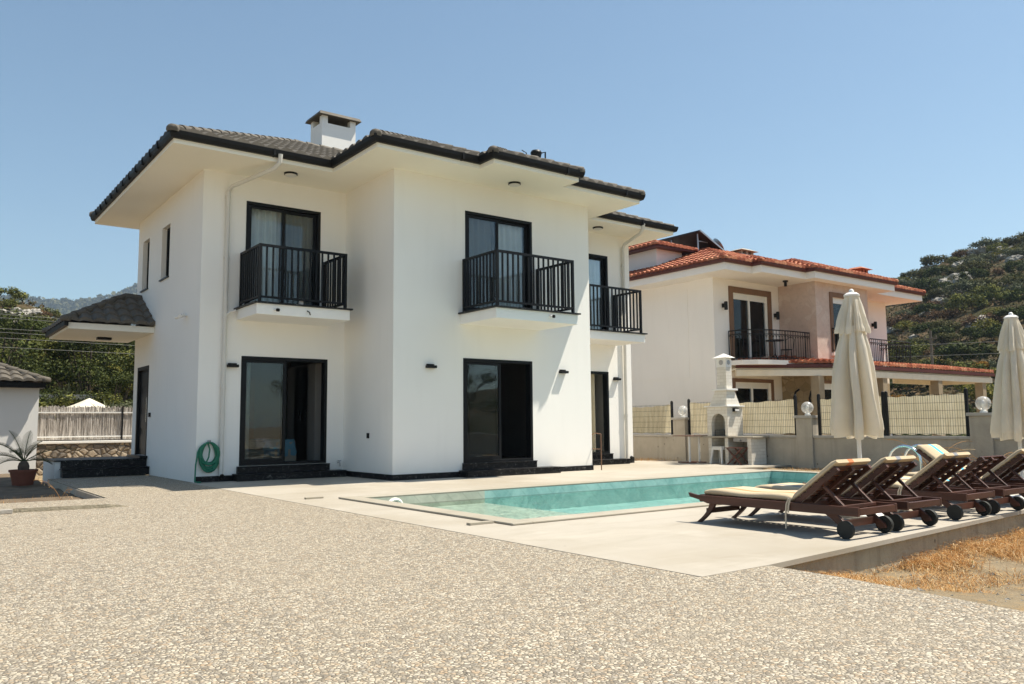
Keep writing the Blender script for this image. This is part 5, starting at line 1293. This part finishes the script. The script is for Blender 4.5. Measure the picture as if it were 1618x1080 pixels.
# ================================================================== LEFT BACKGROUND
ob = thing('outbuilding', 'small white outbuilding with charcoal tiled roof cut off by the left edge', 'outbuilding', (0, 29, 0))
def obb(mb, name, mat, **k): o = mb.build(name, mat, ob, **k); o.location = -ob.location; return o
mb = MB(); mb.box(-4, 3.24, 27, 30.6, -.3, 2.26); obb(mb, 'wall', 'ow')
mb = MB(); mb.box(-4.35, 3.36, 26.72, 30.9, 2.262, 2.40); obb(mb, 'eaves', 'gutter')
mb = MB(); mr = MB(); zz = 2.44; x0, x1, y0, y1 = -4.4, 3.42, 26.66, 30.96; h = (y1 - y0) / 2
tile_slope(mb, (x0, y0, zz), (1, 0), (0, 1), .42, h, lambda v: v, lambda v: x1 - x0 - v); tile_slope(mb, (x1, y0, zz), (0, 1), (-1, 0), .42, h, lambda v: v, lambda v: y1 - y0 - v)
tile_slope(mb, (x1, y1, zz), (-1, 0), (0, -1), .42, h, lambda v: v, lambda v: x1 - x0 - v); tile_slope(mb, (x0, y1, zz), (0, -1), (1, 0), .42, h, lambda v: v, lambda v: y1 - y0 - v)
a1 = (x0 + h, y0 + h, zz + .42 * h); a2 = (x1 - h, y0 + h, zz + .42 * h)
for c, a in (((x0, y0), a1), ((x0, y1), a1), ((x1, y0), a2), ((x1, y1), a2)): ridge_tiles(mr, (*c, zz), a)
ridge_tiles(mr, a1, a2)
rf = obb(mb, 'roof', 'tile', smooth=35); mr.build('ridge_tiles', 'tile', rf, smooth=50)
swl = thing('stone_wall', 'low fieldstone wall with white coping under the reed screen', 'wall', (5, 31.2, 0))
mb = MB(); mb.box(-3, 14, 31, 31.4, -.45, .60)
o = mb.build('masonry', 'rubble', swl); o.location = -swl.location
mb = MB(); mb.box(-3, 14, 30.96, 31.44, .602, .685); o = mb.build('coping', 'plastic_w', swl, bevel=.01); o.location = -swl.location
rs = thing('reed_fence', 'weathered reed screen fence standing on the fieldstone wall', 'fence', (5, 31.2, .685))
mb = MB(); x = -7.5; rg = random.Random(5)
while x < 8.5:
    w_ = rg.uniform(.012, .03); zt = 1.14 + rg.uniform(-.035, .05); y = rg.uniform(-.015, .015); ln = rg.uniform(-.01, .01)
    mb.hexa([(x, y, .03), (x + w_, y, .03), (x + w_, y + .02, .03), (x, y + .02, .03), (x + ln, y, zt), (x + ln + w_, y, zt), (x + ln + w_, y + .02, zt), (x + ln, y + .02, zt)]); x += w_ * rg.uniform(.85, 1.1)
mb.build('reeds', 'reed', rs)
for z in (.12, .93): mb = MB(); mb.box(-7.5, 8.5, -.045, -.018, z, z + .04); mb.build('rail', 'plastic_w', rs)
mb = MB(); mb.box(1.28, 1.33, -.06, -.02, 0, 1.2); mb.build('post', 'darkmetal', rs)
pu = thing('parasol', 'top of an open white parasol peeking over the reed fence', 'parasol', (5.72, 34, -.4))
mb = MB(); mb.lathe([(.0, 2.62), (.05, 2.60), (.5, 2.38), (1.3, 2.08), (1.29, 2.06), (.5, 2.36), (.0, 2.58)], seg=8); mb.build('canopy', 'canvas', pu)
mb = MB(); mb.tube([(0, 0, 0), (0, 0, 2.58)], .025, 8); mb.build('pole', 'plastic_w', pu)
pg = thing('pergola', 'pale pergola beam crossing the greenery above the reed fence', 'pergola', (4.5, 35.5, -.4))
mb = MB(); mb.box(-4, 2.2, -.08, .08, 2.62, 2.80); mb.build('beam', 'steel', pg)
for x in (-3.5, 2.0): mb = MB(); mb.box(x - .06, x + .06, -.06, .06, 0, 2.61); mb.build('post', 'steel', pg)

# ------------------------------------------------------------------ foliage helpers
def leaves(mb, rg, clumps, n, size, flat=.0):
    """n small leaf faces spread through the clumps (centre, radii), denser towards each clump's outside"""
    wts = [c[1][0] * c[1][1] * c[1][2] for c in clumps]; tot = sum(wts)
    for (c, r), wt in zip(clumps, wts):
        for _ in range(int(n * wt / tot)):
            d = Vector((rg.gauss(0, 1), rg.gauss(0, 1), rg.gauss(0, 1))).normalized(); k = rg.random() ** .38
            p = Vector((c[0] + d.x * r[0] * k, c[1] + d.y * r[1] * k, c[2] + d.z * r[2] * k))
            a = Vector((rg.gauss(0, 1), rg.gauss(0, 1), rg.gauss(0, .7))).normalized(); b = a.cross(d + Vector((0, 0, .35)))
            if b.length < .05: continue
            b.normalize(); s = size * rg.uniform(.6, 1.35); a = a * s; b = b * s * .42
            mb.quad(p - a * .5, p + b * .5, p + a * .5, p - b * .5)
def crown_clumps(rg, R_, H, z0, n):
    out = []
    for k in range(n):
        u = (k + .5) / n; a = k * 2.399 + rg.uniform(-.5, .5); z = z0 + H * (rg.random() ** .85); t = (z - z0) / H
        rad = R_ * (.25 + .75 * math.sin(PI * min(1, .18 + t * .8))) * math.sqrt(rg.random()) * 1.0
        s = R_ * rg.uniform(.17, .31); out.append(((rad * math.cos(a), rad * math.sin(a), z), (s, s, s * rg.uniform(.65, .9))))
    return out
def make_tree(label, cat, R_, H, trunk_h, n, leaf, mat, seed, group=None, nc=34):
    rg = random.Random(seed); t = thing('tree', label, cat, group=group)
    cl = crown_clumps(rg, R_, H, trunk_h, nc)
    mb = MB(); top = trunk_h + H * .55; tr = .05 + H * .022
    mb.tube([(0, 0, -.3), (.05, .02, trunk_h * .6), (-.05, .06, trunk_h), (.05, 0, top)], [tr * 1.3, tr, tr * .8, tr * .3], 9)
    for c, r in cl[::2]: mb.tube([(0, 0, trunk_h * rg.uniform(.6, 1)), (c[0] * .5, c[1] * .5, trunk_h + (c[2] - trunk_h) * .6), c], [tr * .5, tr * .3, tr * .1], 6)
    mb.build('trunk', 'bark', t, smooth=60)
    mb = MB(); leaves(mb, rg, cl, n, leaf); mb.build('crown', mat, t, fix=False)
    return t
def place(t, x, y, z=-.42, s=1, rz=0):
    t.location = (x, y, z); t.scale = (s, s, s) if not isinstance(s, tuple) else s; t.rotation_euler = (0, 0, rz); return t
G1 = 'dense trees behind the reed fence'
tA = make_tree('dark dense tree in the thicket behind the reed fence', 'tree', 2.6, 5.6, .8, 10500, .15, 'leaf_dark', 1, G1, 52)
tB = make_tree('mid green bushy tree in the thicket behind the reed fence', 'tree', 2.4, 5.0, .7, 10500, .145, 'leaf_mid', 2, G1, 52)
place(tA, 3.0, 37.5, -.42, .98); place(tB, -.6, 38.0, -.42, 1.0)
for src, spots in ((tA, ((6.4, 38.2, .93, 1), (9.3, 37.0, .86, 2.2), (.6, 41.5, 1.08, 3), (4.8, 42.5, 1.0, 4), (-3.6, 40, 1.1, 5), (8.6, 42, .94, .4), (12.0, 41, .9, 1.4), (3.6, 35.6, .62, 2.0), (6.8, 35.6, .6, 5.1))), (tB, ((2.2, 44.5, 1.08, 1.5), (7.0, 45.5, .98, 2.6), (10.8, 44.5, .82, 3.3), (-2.0, 44, 1.04, 4.1), (4.9, 39.6, .93, .8), (8.2, 39.2, .86, 1.9), (11, 38.5, .8, 2.9)))):
    for x, y, s, rz in spots: place(copy_tree(src), x, y, -.42, s, rz)
tY = make_tree('yellow green climber-clad tree beside the far corner of the villa', 'tree', 1.1, 3.6, .6, 3600, .13, 'leaf_yel', 9, None, 18); place(tY, 7.0, 36.2)
tO = make_tree('grey green olive bush over the reed fence beside the villa corner', 'bush', 1.25, 2.0, .5, 4200, .10, 'leaf_olive', 4, None, 18); place(tO, 7.0, 33.2, -.42, .95)
tY2 = make_tree('bright yellow green shrub crown just above the porch canopy', 'tree', 1.6, 3.6, 4.0, 4000, .14, 'leaf_yel', 12, None, 16); place(tY2, 8.3, 45.5, -.4, 1.0)
for i, (x, y, s, lb) in enumerate(((3.9, 33.6, .55, 'small leafy shrub above the reed fence beside the outbuilding'), (4.9, 34.6, .62, 'small leafy shrub above the reed fence left of the white parasol top'), (6.3, 34.8, .62, 'small leafy shrub above the reed fence right of the white parasol top'))):
    b = make_tree(lb, 'shrub', 1.5, 2.6, .4, 2600, .16, 'leaf_mid', 20 + i, None, 14); place(b, x, y, -.42, s * 1.45)
def spiky(label, x, y, z, s, seed, n=46, mat='leaf_olive'):
    rg = random.Random(seed); t = thing('yucca', label, 'plant', (x, y, z)); mb = MB()
    for k in range(n):
        a = rg.uniform(0, 2 * PI); e = rg.uniform(.15, 1.45); L = s * rg.uniform(.7, 1.05); d = Vector((math.cos(a) * math.cos(e), math.sin(a) * math.cos(e), math.sin(e))); sdv = d.cross(Vector((0, 0, 1))).normalized() * s * .045; b = Vector((0, 0, s * 1.1))
        m1 = b + d * L * .55; tp = b + d * L + Vector((0, 0, -L * .12)); mb.quad(b - sdv * .5, b + sdv * .5, m1 + sdv, m1 - sdv); mb.face([mb.vert(m1 - sdv), mb.vert(m1 + sdv), mb.vert(tp)])
    mb.build('leaves', mat, t, fix=False); mb = MB(); mb.tube([(0, 0, -.1), (0.03, 0, s * 1.15)], s * .07, 8); mb.build('trunk', 'bark', t); return t
spiky('spiky yucca above the reed fence left of the olive bush', 6.35, 33.4, -.4, 1.35, 3, 60)
spiky('spiky yucca above the reed fence behind the white parasol top', 5.4, 36.0, -.4, 1.7, 4, 60)

# potted palm in the bed by the outbuilding
pp_ = thing('potted_palm', 'small cycad palm in a terracotta pot in the garden bed', 'potted plant', (2.3, 21.1, -.14))
mb = MB(); mb.lathe([(.0, 0), (.20, 0), (.26, .30), (.285, .30), (.285, .35), (.25, .35), (.245, .31), (.0, .30)], seg=24); mb.build('pot', 'terra', pp_, smooth=40)
mb = MB(); mb.lathe([(.08, .29), (.11, .36), (.115, .42), (.09, .50), (.04, .54), (.0, .54)], seg=14); mb.build('trunk', 'bark', pp_, smooth=60)
rg = random.Random(8)
for k, (a, e, L) in enumerate(((3.35, .55, .85), (2.95, .95, .75), (2.2, 1.2, .85), (1.2, 1.25, .80), (.5, 1.1, .62), (6.15, .62, 1.15), (5.2, .9, .7), (4.2, .75, .75), (3.8, .3, .8), (.1, .3, .6), (1.9, .7, .7))):
    mb = MB(); prev = Vector((0, 0, .52)); d = Vector((math.cos(a) * math.cos(e), math.sin(a) * math.cos(e), math.sin(e))); P = [prev]; N_ = 20
    for i in range(N_): d = (d + Vector((0, 0, -.030 - .045 * i / N_))).normalized(); P.append(P[-1] + d * (L / N_))
    mb.tube(P, [.010 * (1 - i / (N_ + 2)) + .003 for i in range(N_ + 1)], 5)
    for i in range(4, N_):
        t_ = (P[i + 1] - P[i]).normalized(); sdv = t_.cross(Vector((0, 0, 1))).normalized()
        for sg in (-1, 1):
            for h_ in (0, .5):
                b = P[i] + (P[i + 1] - P[i]) * h_; L2 = .17 * math.sin(PI * (.12 + .85 * (i + h_) / N_)) ; dr = (sdv * sg * .8 + t_ * .55 + Vector((0, 0, .45 + .1 * rg.random()))).normalized(); w2 = t_ * .0055
                mb.face([mb.vert(b - w2), mb.vert(b + w2), mb.vert(b + dr * L2 + w2 * .4), mb.vert(b + dr * L2 - w2 * .4)])
    mb.build('frond', 'palm', pp_, fix=False)

# ================================================================== HILLS
def az(px): return yaw + math.atan((px - 809) / f_px)
HK = [(-60, .10), (-30, .15), (0, .150), (3, .146), (4.85, .142), (6.5, .140), (8, .115), (9.5, .09), (12, .06), (18, .03), (30, .02), (42, .03), (50, .085), (58, .13), (61.2, .146), (63, .158), (65.8, .180), (68.7, .190), (76, .22), (90, .20), (110, .12), (140, .05)]
def crest(t):
    for (a, p), (b, q) in zip(HK, HK[1:]):
        if a <= t <= b: u = (t - a) / (b - a); u = u * u * (3 - 2 * u) * .5 + u * .5; return p + (q - p) * u
    return .02
def hill_z(r, t):
    c = crest(t); k = max(0, min(1, (t - 14) / 30)); ra = 48 + 6 * k; rb = 80 + 45 * k
    u = max(0, (r - ra) / (rb - ra)); top = c * rb + 1.1
    if u <= 1: z = top * (u ** 1.02)
    else: z = top * (1 + .12 * (u - 1) - .25 * (u - 1) ** 2)
    x, y = r * math.sin(R(t)), r * math.cos(R(t))
    return z - .45 + (noise.noise((x * .06, y * .06, 1)) * 1.6 + noise.noise((x * .2, y * .2, 3)) * .8) * min(1, u * 2) * .6
mb = MB(); ts = [(-60 + i * 1.0) for i in range(201)]; rs_ = [46 + 2.2 * j for j in range(56)]; idx = {}
for i, t in enumerate(ts):
    for j, r in enumerate(rs_): idx[i, j] = mb.vert((r * math.sin(R(t)), r * math.cos(R(t)), hill_z(r, t)))
for i in range(len(ts) - 1):
    for j in range(len(rs_) - 1): mb.face((idx[i, j], idx[i + 1, j], idx[i + 1, j + 1], idx[i, j + 1]))
struct(mb.build('hills', 'hill', smooth=180, fix=False))
mb = MB(); idx = {}
for i in range(90):
    for j in range(24):
        t = -30 + i * .9; r = 900 + j * 45; u = j / 14
        base = .128 + .0042 * (t - 5) + .010 * math.sin(t * .5) ; base = max(.06, min(.19, base)) if t < 26 else max(.03, .19 - .012 * (t - 26))
        z = base * 1530 * (min(1, u) ** 1.2) * (1 if u < 1 else 1 - .1 * (u - 1)) + noise.noise((t * .5, j * .4, 2)) * 10 + noise.noise((t * 2.1, j * 1.3, 6)) * 5
        idx[i, j] = mb.vert((r * math.sin(R(t)), r * math.cos(R(t)), z - 1))
for i in range(89):
    for j in range(23): mb.face((idx[i, j], idx[i + 1, j], idx[i + 1, j + 1], idx[i, j + 1]))
struct(mb.build('mountain', 'mountain', smooth=180, fix=False))
# far woodland on the mountain crest: one mass nobody could count
mb = MB(); rg = random.Random(31)
for k in range(2600):
    t = rg.uniform(4, 16); j = rg.uniform(7, 15.5); r = 900 + j * 45; u = j / 14; base = max(.06, min(.19, .128 + .0042 * (t - 5) + .010 * math.sin(t * .5)))
    z = base * 1530 * (min(1, u) ** 1.2) * (1 if u < 1 else 1 - .1 * (u - 1)); x, y = r * math.sin(R(t)), r * math.cos(R(t))
    for q in range(7):
        p = Vector((x + rg.uniform(-4, 4), y + rg.uniform(-4, 4), z + rg.uniform(0, 10))); a = Vector((rg.gauss(0, 1), rg.gauss(0, 1), rg.gauss(0, 1))).normalized() * rg.uniform(2, 4.5); b = a.cross(Vector((rg.gauss(0, 1), rg.gauss(0, 1), 1))).normalized() * rg.uniform(2, 4)
        mb.quad(p - a, p + b, p + a, p - b)
tag(mb.build('far_woodland', 'leaf_scrub', fix=False), 'distant wooded mountain ridge', 'woodland', kind='stuff')

# shrubs and rock outcrops on the hillsides
SH = {}
for key, mat, lab, seed, n_, hh in (('dark', 'leaf_dark', 'dark rounded evergreen shrub on the rocky hillside', 41, 900, 1.0), ('scrub', 'leaf_scrub', 'olive brown shrub on the rocky hillside', 42, 850, .85), ('mid', 'leaf_mid', 'bright green shrub on the rocky hillside', 43, 850, .95), ('yel', 'leaf_yel', 'yellow green shrub on the rocky hillside', 44, 600, .7), ('brown', 'leaf_brown', 'low dry brown shrub on the rocky hillside', 45, 600, .55), ('orange', 'leaf_orange', 'small orange autumn coloured shrub on the rocky hillside', 46, 500, .7), ('olive', 'leaf_olive', 'pale grey green rounded shrub on the rocky hillside', 47, 800, .9)):
    rg = random.Random(seed); mb = MB(); cl = []
    for k in range(17): a = rg.uniform(0, 2 * PI); q = math.sqrt(rg.random()) * .78; s = rg.uniform(.2, .36); cl.append(((q * math.cos(a), q * math.sin(a), hh * (.15 + .9 * math.sqrt(max(0, 1 - q * q)) * rg.uniform(.55, 1))), (s, s, s * .8)))
    leaves(mb, rg, cl, int(n_ * 1.8), .14); me_o = mb.build('shrub', mat, fix=False); tag(me_o, lab, 'shrub', 'shrubs on the hillside'); SH[key] = me_o
used = set(); rg = random.Random(77); ns = 0
def put(o, r, t, s, sink=.15):
    c = o if o.name not in used else o.copy()
    if c is not o: COL.objects.link(c)
    used.add(o.name); x, y = r * math.sin(R(t)), r * math.cos(R(t)); c.location = (x, y, hill_z(r, t) - sink * s); c.rotation_euler = (0, 0, rg.uniform(0, 6.3)); c.scale = (s * rg.uniform(.85, 1.2), s * rg.uniform(.85, 1.2), s * rg.uniform(.8, 1.15)); return c
keys = ['dark'] * 7 + ['scrub'] * 6 + ['mid'] * 3 + ['olive'] * 3 + ['yel'] * 2 + ['brown'] * 4
spots = []
for k in range(6000):
    t = rg.uniform(58.5, 71); r = 52 + 78 * rg.random() ** .8
    s = rg.uniform(1.0, 1.9) * (1.25 if r > 80 else 1)
    x, y = r * math.sin(R(t)), r * math.cos(R(t))
    if noise.noise((x * .09, y * .09, 9)) < -.26: continue
    if any((x - a) ** 2 + (y - b) ** 2 < (.70 * (s + q)) ** 2 for a, b, q in spots): continue
    spots.append((x, y, s)); put(SH[rg.choice(keys)], r, t, s); ns += 1
    if ns >= 240: break
for r, t in ((64, 61.6), (58, 64.6), (70, 66.5)): put(SH['orange'], r, t, 1.0)
spots = []
for k in range(900):
    t = rg.uniform(2.5, 13); r = rg.uniform(54, 86); s = rg.uniform(.8, 1.6); x, y = r * math.sin(R(t)), r * math.cos(R(t))
    if any((x - a) ** 2 + (y - b) ** 2 < (.75 * (s + q)) ** 2 for a, b, q in spots): continue
    if 3.5 < t < 6.8 and r > 70 and rg.random() < .75: continue
    spots.append((x, y, s)); put(SH[rg.choice(['mid', 'yel', 'dark', 'brown', 'scrub', 'mid'])], r, t, s)
    if len(spots) > 46: break
mb = MB(); rg = random.Random(90)   # low undergrowth covering the ground between the shrubs
for k in range(15000):
    if k % 6: t = rg.uniform(58, 71.5); r = 51 + 80 * rg.random()
    else: t = rg.uniform(2, 13); r = 50 + 38 * rg.random()
    x, y = r * math.sin(R(t)), r * math.cos(R(t)); q = noise.noise((x * .25, y * .25, 13))
    if q < -.12: continue
    p = Vector((x, y, hill_z(r, t) + rg.uniform(0, .5) * (.5 + q))); a = Vector((rg.gauss(0, 1), rg.gauss(0, 1), rg.gauss(0, 1))).normalized() * rg.uniform(.1, .26); b = a.cross(Vector((rg.gauss(0, 1), rg.gauss(0, 1), 1))).normalized() * rg.uniform(.06, .14)
    mb.quad(p - a, p + b, p + a, p - b)
M['under'] = straw('undergrowth', [(0, (.025, .03, .01)), (.4, (.05, .05, .018)), (.65, (.085, .06, .03)), (.85, (.13, .08, .04)), (1, (.17, .12, .05))])
tag(mb.build('undergrowth', 'under', fix=False), 'low brown and green undergrowth between the hillside shrubs', 'undergrowth', kind='stuff')
def rock(seed, label):
    rg = random.Random(seed); bm = bmesh.new(); bmesh.ops.create_icosphere(bm, subdivisions=4, radius=1)
    for v in bm.verts:
        d = v.co.copy(); k = 1 + .55 * noise.noise(d * 1.3 + Vector((seed, 0, 0))) + .28 * noise.noise(d * 3.1 + Vector((0, seed, 0))) + .16 * noise.noise(d * 7 + Vector((0, 0, seed)))
        v.co = Vector((round(d.x * 5, 0) / 5 * .25 + d.x * .75, d.y, d.z * .62)) * k
    me = bpy.data.meshes.new('boulder'); bm.to_mesh(me); bm.free(); me.materials.append(M['rock']); o = bpy.data.objects.new('boulder', me); COL.objects.link(o)
    return tag(o, label, 'rock', 'limestone outcrops on the hillside')
RK = [rock(s, 'pale limestone outcrop among the shrubs on the hillside') for s in (3, 8, 14)]
for px, py, r, s in ((1415, 440, 116, 1.3), (1430, 436, 118, 1.6), (1478, 428, 112, 1.4), (1520, 437, 108, 2.0), (1535, 440, 106, 1.5), (1527, 422, 112, 1.7), (1500, 454, 100, 1.7), (1492, 462, 96, 1.5), (1515, 458, 97, 1.4), (1550, 460, 97, 1.3), (1555, 390, 121, 1.6), (1565, 395, 119, 1.5), (1592, 395, 120, 1.9), (1600, 402, 117, 1.5), (1612, 408, 117, 1.2), (1415, 520, 76, 1.0), (1408, 517, 75, .8), (1562, 508, 84, 1.7), (1550, 512, 82, 1.2), (1572, 505, 84, 1.1), (1470, 490, 90, .9), (1448, 508, 80, .8), (1600, 450, 102, 1.1), (1440, 470, 98, 1.1), (1545, 468, 92, .9), (1495, 520, 78, .7)):
    t = math.degrees(az(px)); d = fw * f_px + rt * (px - 809) + upv * (540 - py); best = min((abs(hill_z(q, t) - (1.1 + d.z * q / math.hypot(d.x, d.y))), q) for q in [54 + .5 * i for i in range(150)])
    c = put(rg.choice(RK), best[1] - 1.4, t, s * .74, -.05); c.rotation_euler = (rg.uniform(-.3, .3), rg.uniform(-.3, .3), rg.uniform(0, 6.3))
for k in range(12):
    t = rg.uniform(60.5, 70.5); r = rg.uniform(64, 124); c = put(rg.choice(RK), r, t, rg.uniform(.4, .8), 0); c.rotation_euler = (rg.uniform(-.4, .4), rg.uniform(-.4, .4), rg.uniform(0, 6.3))
for px, r, s in ((2, 75, 1.2), (24, 76, 1.1), (44, 77, .8), (10, 71, .8)):
    c = put(rg.choice(RK), r, math.degrees(az(px)), s, .05); c.rotation_euler = (rg.uniform(-.3, .3), rg.uniform(-.3, .3), rg.uniform(0, 6.3))

# ------------------------------------------------------------------ dry grass, weeds
def blades(name, n, where, zf, lab, seed, hmin=.06, hmax=.22, mat='straw', lean=1.0):
    rg = random.Random(seed); mb = MB()
    for _ in range(n):
        x, y, k = where(rg); z = zf(x, y); L = rg.uniform(hmin, hmax) * k; a = rg.uniform(0, 2 * PI); l_ = rg.uniform(.2, 1.3) * lean; d = Vector((math.cos(a) * l_, math.sin(a) * l_, 1)).normalized(); w_ = rg.uniform(.0011, .0027)
        sdv = Vector((-math.sin(a), math.cos(a), 0)) * w_; b = Vector((x, y, z - .01)); m1 = b + d * L * .55; tp = m1 + (d + Vector((math.cos(a), math.sin(a), -1.1)) * .8).normalized() * L * .5
        i = [mb.vert(p) for p in (b - sdv, b + sdv, m1 + sdv, m1 - sdv, tp)]; mb.face(i[:4]); mb.face((i[3], i[2], i[4]))
    return tag(mb.build(name, mat, fix=False), lab, 'dry grass', kind='stuff')
def w1(rg):
    while True:
        x = 5.7 + 8 * rg.random(); q = rg.random() ** 1.8 * 2.2; y = 4.35 + (x - 5.47) * .07 - q - .02
        den = noise.noise((x * 1.1, y * 1.6, 5)) + .62 - q * .42
        if den > rg.random() * .8 and x > 5.2 + (y + 3) * .05 + .25: return x, y, (1.25 - q * .35) * (.6 + min(.8, max(0, (x - 5.8) * .3)))
blades('dry_grass', 30000, w1, dz, 'tufts of dry orange straw along the foot of the deck edge', 51, .06, .20, 'straw', 2.1)
def w2(rg):
    while True:
        x = rg.uniform(16.3, 18.5); y = rg.uniform(5, 12.8)
        if noise.noise((x, y, 3)) + .3 > rg.random() * .7: return x, y, .8
blades('green_weeds', 260, w1, dz, 'sparse green weeds among the dry straw by the deck edge', 57, .05, .15, 'leaf_mid', 1.4)
blades('dry_grass', 2600, w2, lambda x, y: -.05, 'dry straw on the strip between the deck and the boundary wall', 52)
def w3(rg):
    while True:
        x = rg.uniform(-1, 2.65); y = 14.42 + 3 * rg.random() ** 2.2
        if noise.noise((x * 1.3, y, 8)) + .35 > rg.random() * .7: return x, y, .8
blades('dry_grass', 1800, w3, lambda x, y: -.13, 'dry straw along the front kerb of the garden bed', 53, .05, .16)
blades('dry_grass', 500, lambda rg: (rg.uniform(17.6, 18.55), 16.3 + rg.random() ** .6 * 1.6, .9), lambda x, y: .0, 'dry weeds at the foot of the boundary wall beside the villa', 54, .08, .25)
def weed(label, x, y, z, n, L, seed, mat='straw'):
    rg = random.Random(seed); t = thing('dried_weed', label, 'weed', (x, y, z)); mb = MB()
    for k in range(n):
        a = rg.uniform(0, 2 * PI); d = Vector((math.cos(a) * rg.uniform(.3, .8), math.sin(a) * rg.uniform(.3, .8), 1)).normalized(); P = [Vector((0, 0, 0))]; N_ = 12; l_ = L * rg.uniform(.6, 1.1)
        for i in range(N_): d = (d + Vector((math.cos(a) * .05, math.sin(a) * .05, -.14 * (i / N_ + .2)))).normalized(); P.append(P[-1] + d * l_ / N_)
        mb.tube(P, .0042, 4)
        for i in range(5, N_):
            for q in range(3): dd = Vector((rg.gauss(0, 1), rg.gauss(0, 1), rg.gauss(0, 1))).normalized() * .07; mb.face([mb.vert(P[i]), mb.vert(P[i] + dd + Vector((.006, 0, 0))), mb.vert(P[i] + dd - Vector((.0, .006, 0)))])
    mb.build('stems', mat, t, fix=False); return t
weed('tall dried arching weed beside the third wall pillar', 17.4, 8.7, -.06, 16, 1.25, 1)
weed('dried arching weed at the right edge in front of the boundary wall', 17.2, 7.4, -.06, 14, 1.1, 2)
weed('bent yellow grass stalk at the edge of the garden bed', 2.35, 16.2, -.13, 2, .6, 6)
# overhead cables and poles
def cable(p, q, sag, label, grp, mat='steel', r=.012):
    mb = MB(); p = Vector(p); q = Vector(q); mb.tube([p + (q - p) * (i / 16) + Vector((0, 0, -4 * sag * (i / 16) * (1 - i / 16))) for i in range(17)], r, 5)
    tag(mb.build('power_cable', mat, smooth=60), label, 'cable', grp)
def pole(x, y, z, h, label):
    t = thing('utility_pole', label, 'utility pole', (x, y, z)); mb = MB(); mb.tube([(0, 0, -.5), (0, 0, h)], [.085, .06], 10); mb.build('shaft', 'pole', t, smooth=60)
    mb = MB(); mb.box(-.03, .03, -.32, .32, h - .46, h - .40); [mb.lathe([(.03, 0), (.045, .05), (.02, .12), (.0, .12)], (0, y_, h - .4), 8) for y_ in (-.28, 0, .28)]; mb.build('crossarm', 'pole', t)
GL = 'overhead cables in front of the thicket on the left'
for z, y in ((5.12, 33.2), (5.02, 33.4), (4.62, 33.2), (4.52, 33.5), (4.30, 33.3), (3.98, 33.3)): cable((-14, y - .8, z + .12), (22, y + 1.2, z - .10), .06, 'thin pale overhead cable crossing in front of the dark thicket at the left', GL, 'cable', .006)
GR = 'overhead cables in front of the hillside'
P1 = (44.0, 21.6); P2 = (44.6, 16.8)
pole(*P1, 0, 5.9, 'grey utility pole before the scrub hillside, left of its slimmer neighbour'); pole(*P2, .2, 5.2, 'grey utility pole before the scrub hillside, nearer the right parasol')
for z in (5.5, 4.9, 3.5): cable((42, 34, z + .3), (45.5, 9.5, z - .5), .25, 'thin overhead cable in front of the scrub hillside at the right', GR, 'cable', .010)
# trees across the road behind the viewer: they only show mirrored in the panes
for i, (x, y, s) in enumerate(((-14, -24, 1.2), (-6, -27, 1.3), (2, -25, 1.1), (9, -28, 1.3), (17, -26, 1.2), (25, -24, 1.25), (33, -22, 1.2), (40, -14, 1.2))):
    c = copy_tree(tB if i % 2 else tA); place(c, x, y, -.42, s, i); c['label'] = 'garden tree across the road mirrored in the window panes'; c['group'] = 'trees across the road'
# loose clods and stones on the bare ground
mb = MB(); rg = random.Random(61)
for k in range(420):
    while True:
        x = rg.uniform(5.4, 11); y = rg.uniform(1.0, 4.3)
        if x > 5.4 + .04 * (4 - y) and y < 4.2 + (x - 5.47) * .07: break
    s = rg.choice((.006, .009, .012, .016, .026)) * rg.uniform(.7, 1.4); z = dz(x, y); V = []
    for d in ((1, 0, 0), (0, 1, 0), (-1, 0, 0), (0, -1, 0), (0, 0, .7), (0, 0, -.5)): V.append(mb.vert((x + d[0] * s * rg.uniform(.6, 1.5), y + d[1] * s * rg.uniform(.6, 1.5), z + d[2] * s * rg.uniform(.6, 1.2))))
    for i in range(4): mb.face((V[i], V[(i + 1) % 4], V[4])); mb.face((V[(i + 1) % 4], V[i], V[5]))
tag(mb.build('loose_stones', 'rock'), 'small loose stones and clods on the bare ground', 'stones', kind='stuff')

# a slender shrub just left of the frame: only its leaf tips lean into view
t = thing('slender_shrub', 'blurred leaf tips of a slender shrub at the left edge of the photo', 'shrub', (.02, 5.2, .0)); rg = random.Random(14)
mb = MB(); mb.tube([(0, 0, -.02), (.03, .02, 1.0), (.0, .0, 2.2)], [.02, .012, .004], 6); mb.build('stem', 'bark', t, smooth=60)
mb = MB()
for k in range(60):
    z = rg.uniform(1.5, 2.25); a = rg.uniform(0, 2 * PI); L = rg.uniform(.16, .36) * (1 if z < 2 else .7); d = Vector((math.cos(a), math.sin(a), rg.uniform(.1, .7))).normalized(); b = Vector((0, 0, z)); sdv = d.cross(Vector((0, 0, 1))).normalized() * .012
    mb.quad(b, b + d * L * .5 + sdv, b + d * L, b + d * L * .5 - sdv)
mb.build('leaves', 'leaf_yel', t, fix=False)
# summer air: one even, very thin haze round everything, so that the far mountain pales
m, nt2 = nodes_of('haze_air'); g = G(nt2); pv = g.n('ShaderNodeVolumePrincipled'); pv.inputs['Color'].default_value = (.62, .80, 1, 1); pv.inputs['Density'].default_value = .00024; pv.inputs['Anisotropy'].default_value = .2
g.link(pv.outputs[0], g.n('ShaderNodeOutputMaterial').inputs['Volume'])
mb = MB(); mb.box(-2100, 2100, -2100, 2100, -3.5, 420); o = mb.build('haze', m); o['kind'] = 'stuff'; o['label'] = 'thin summer haze over the valley'
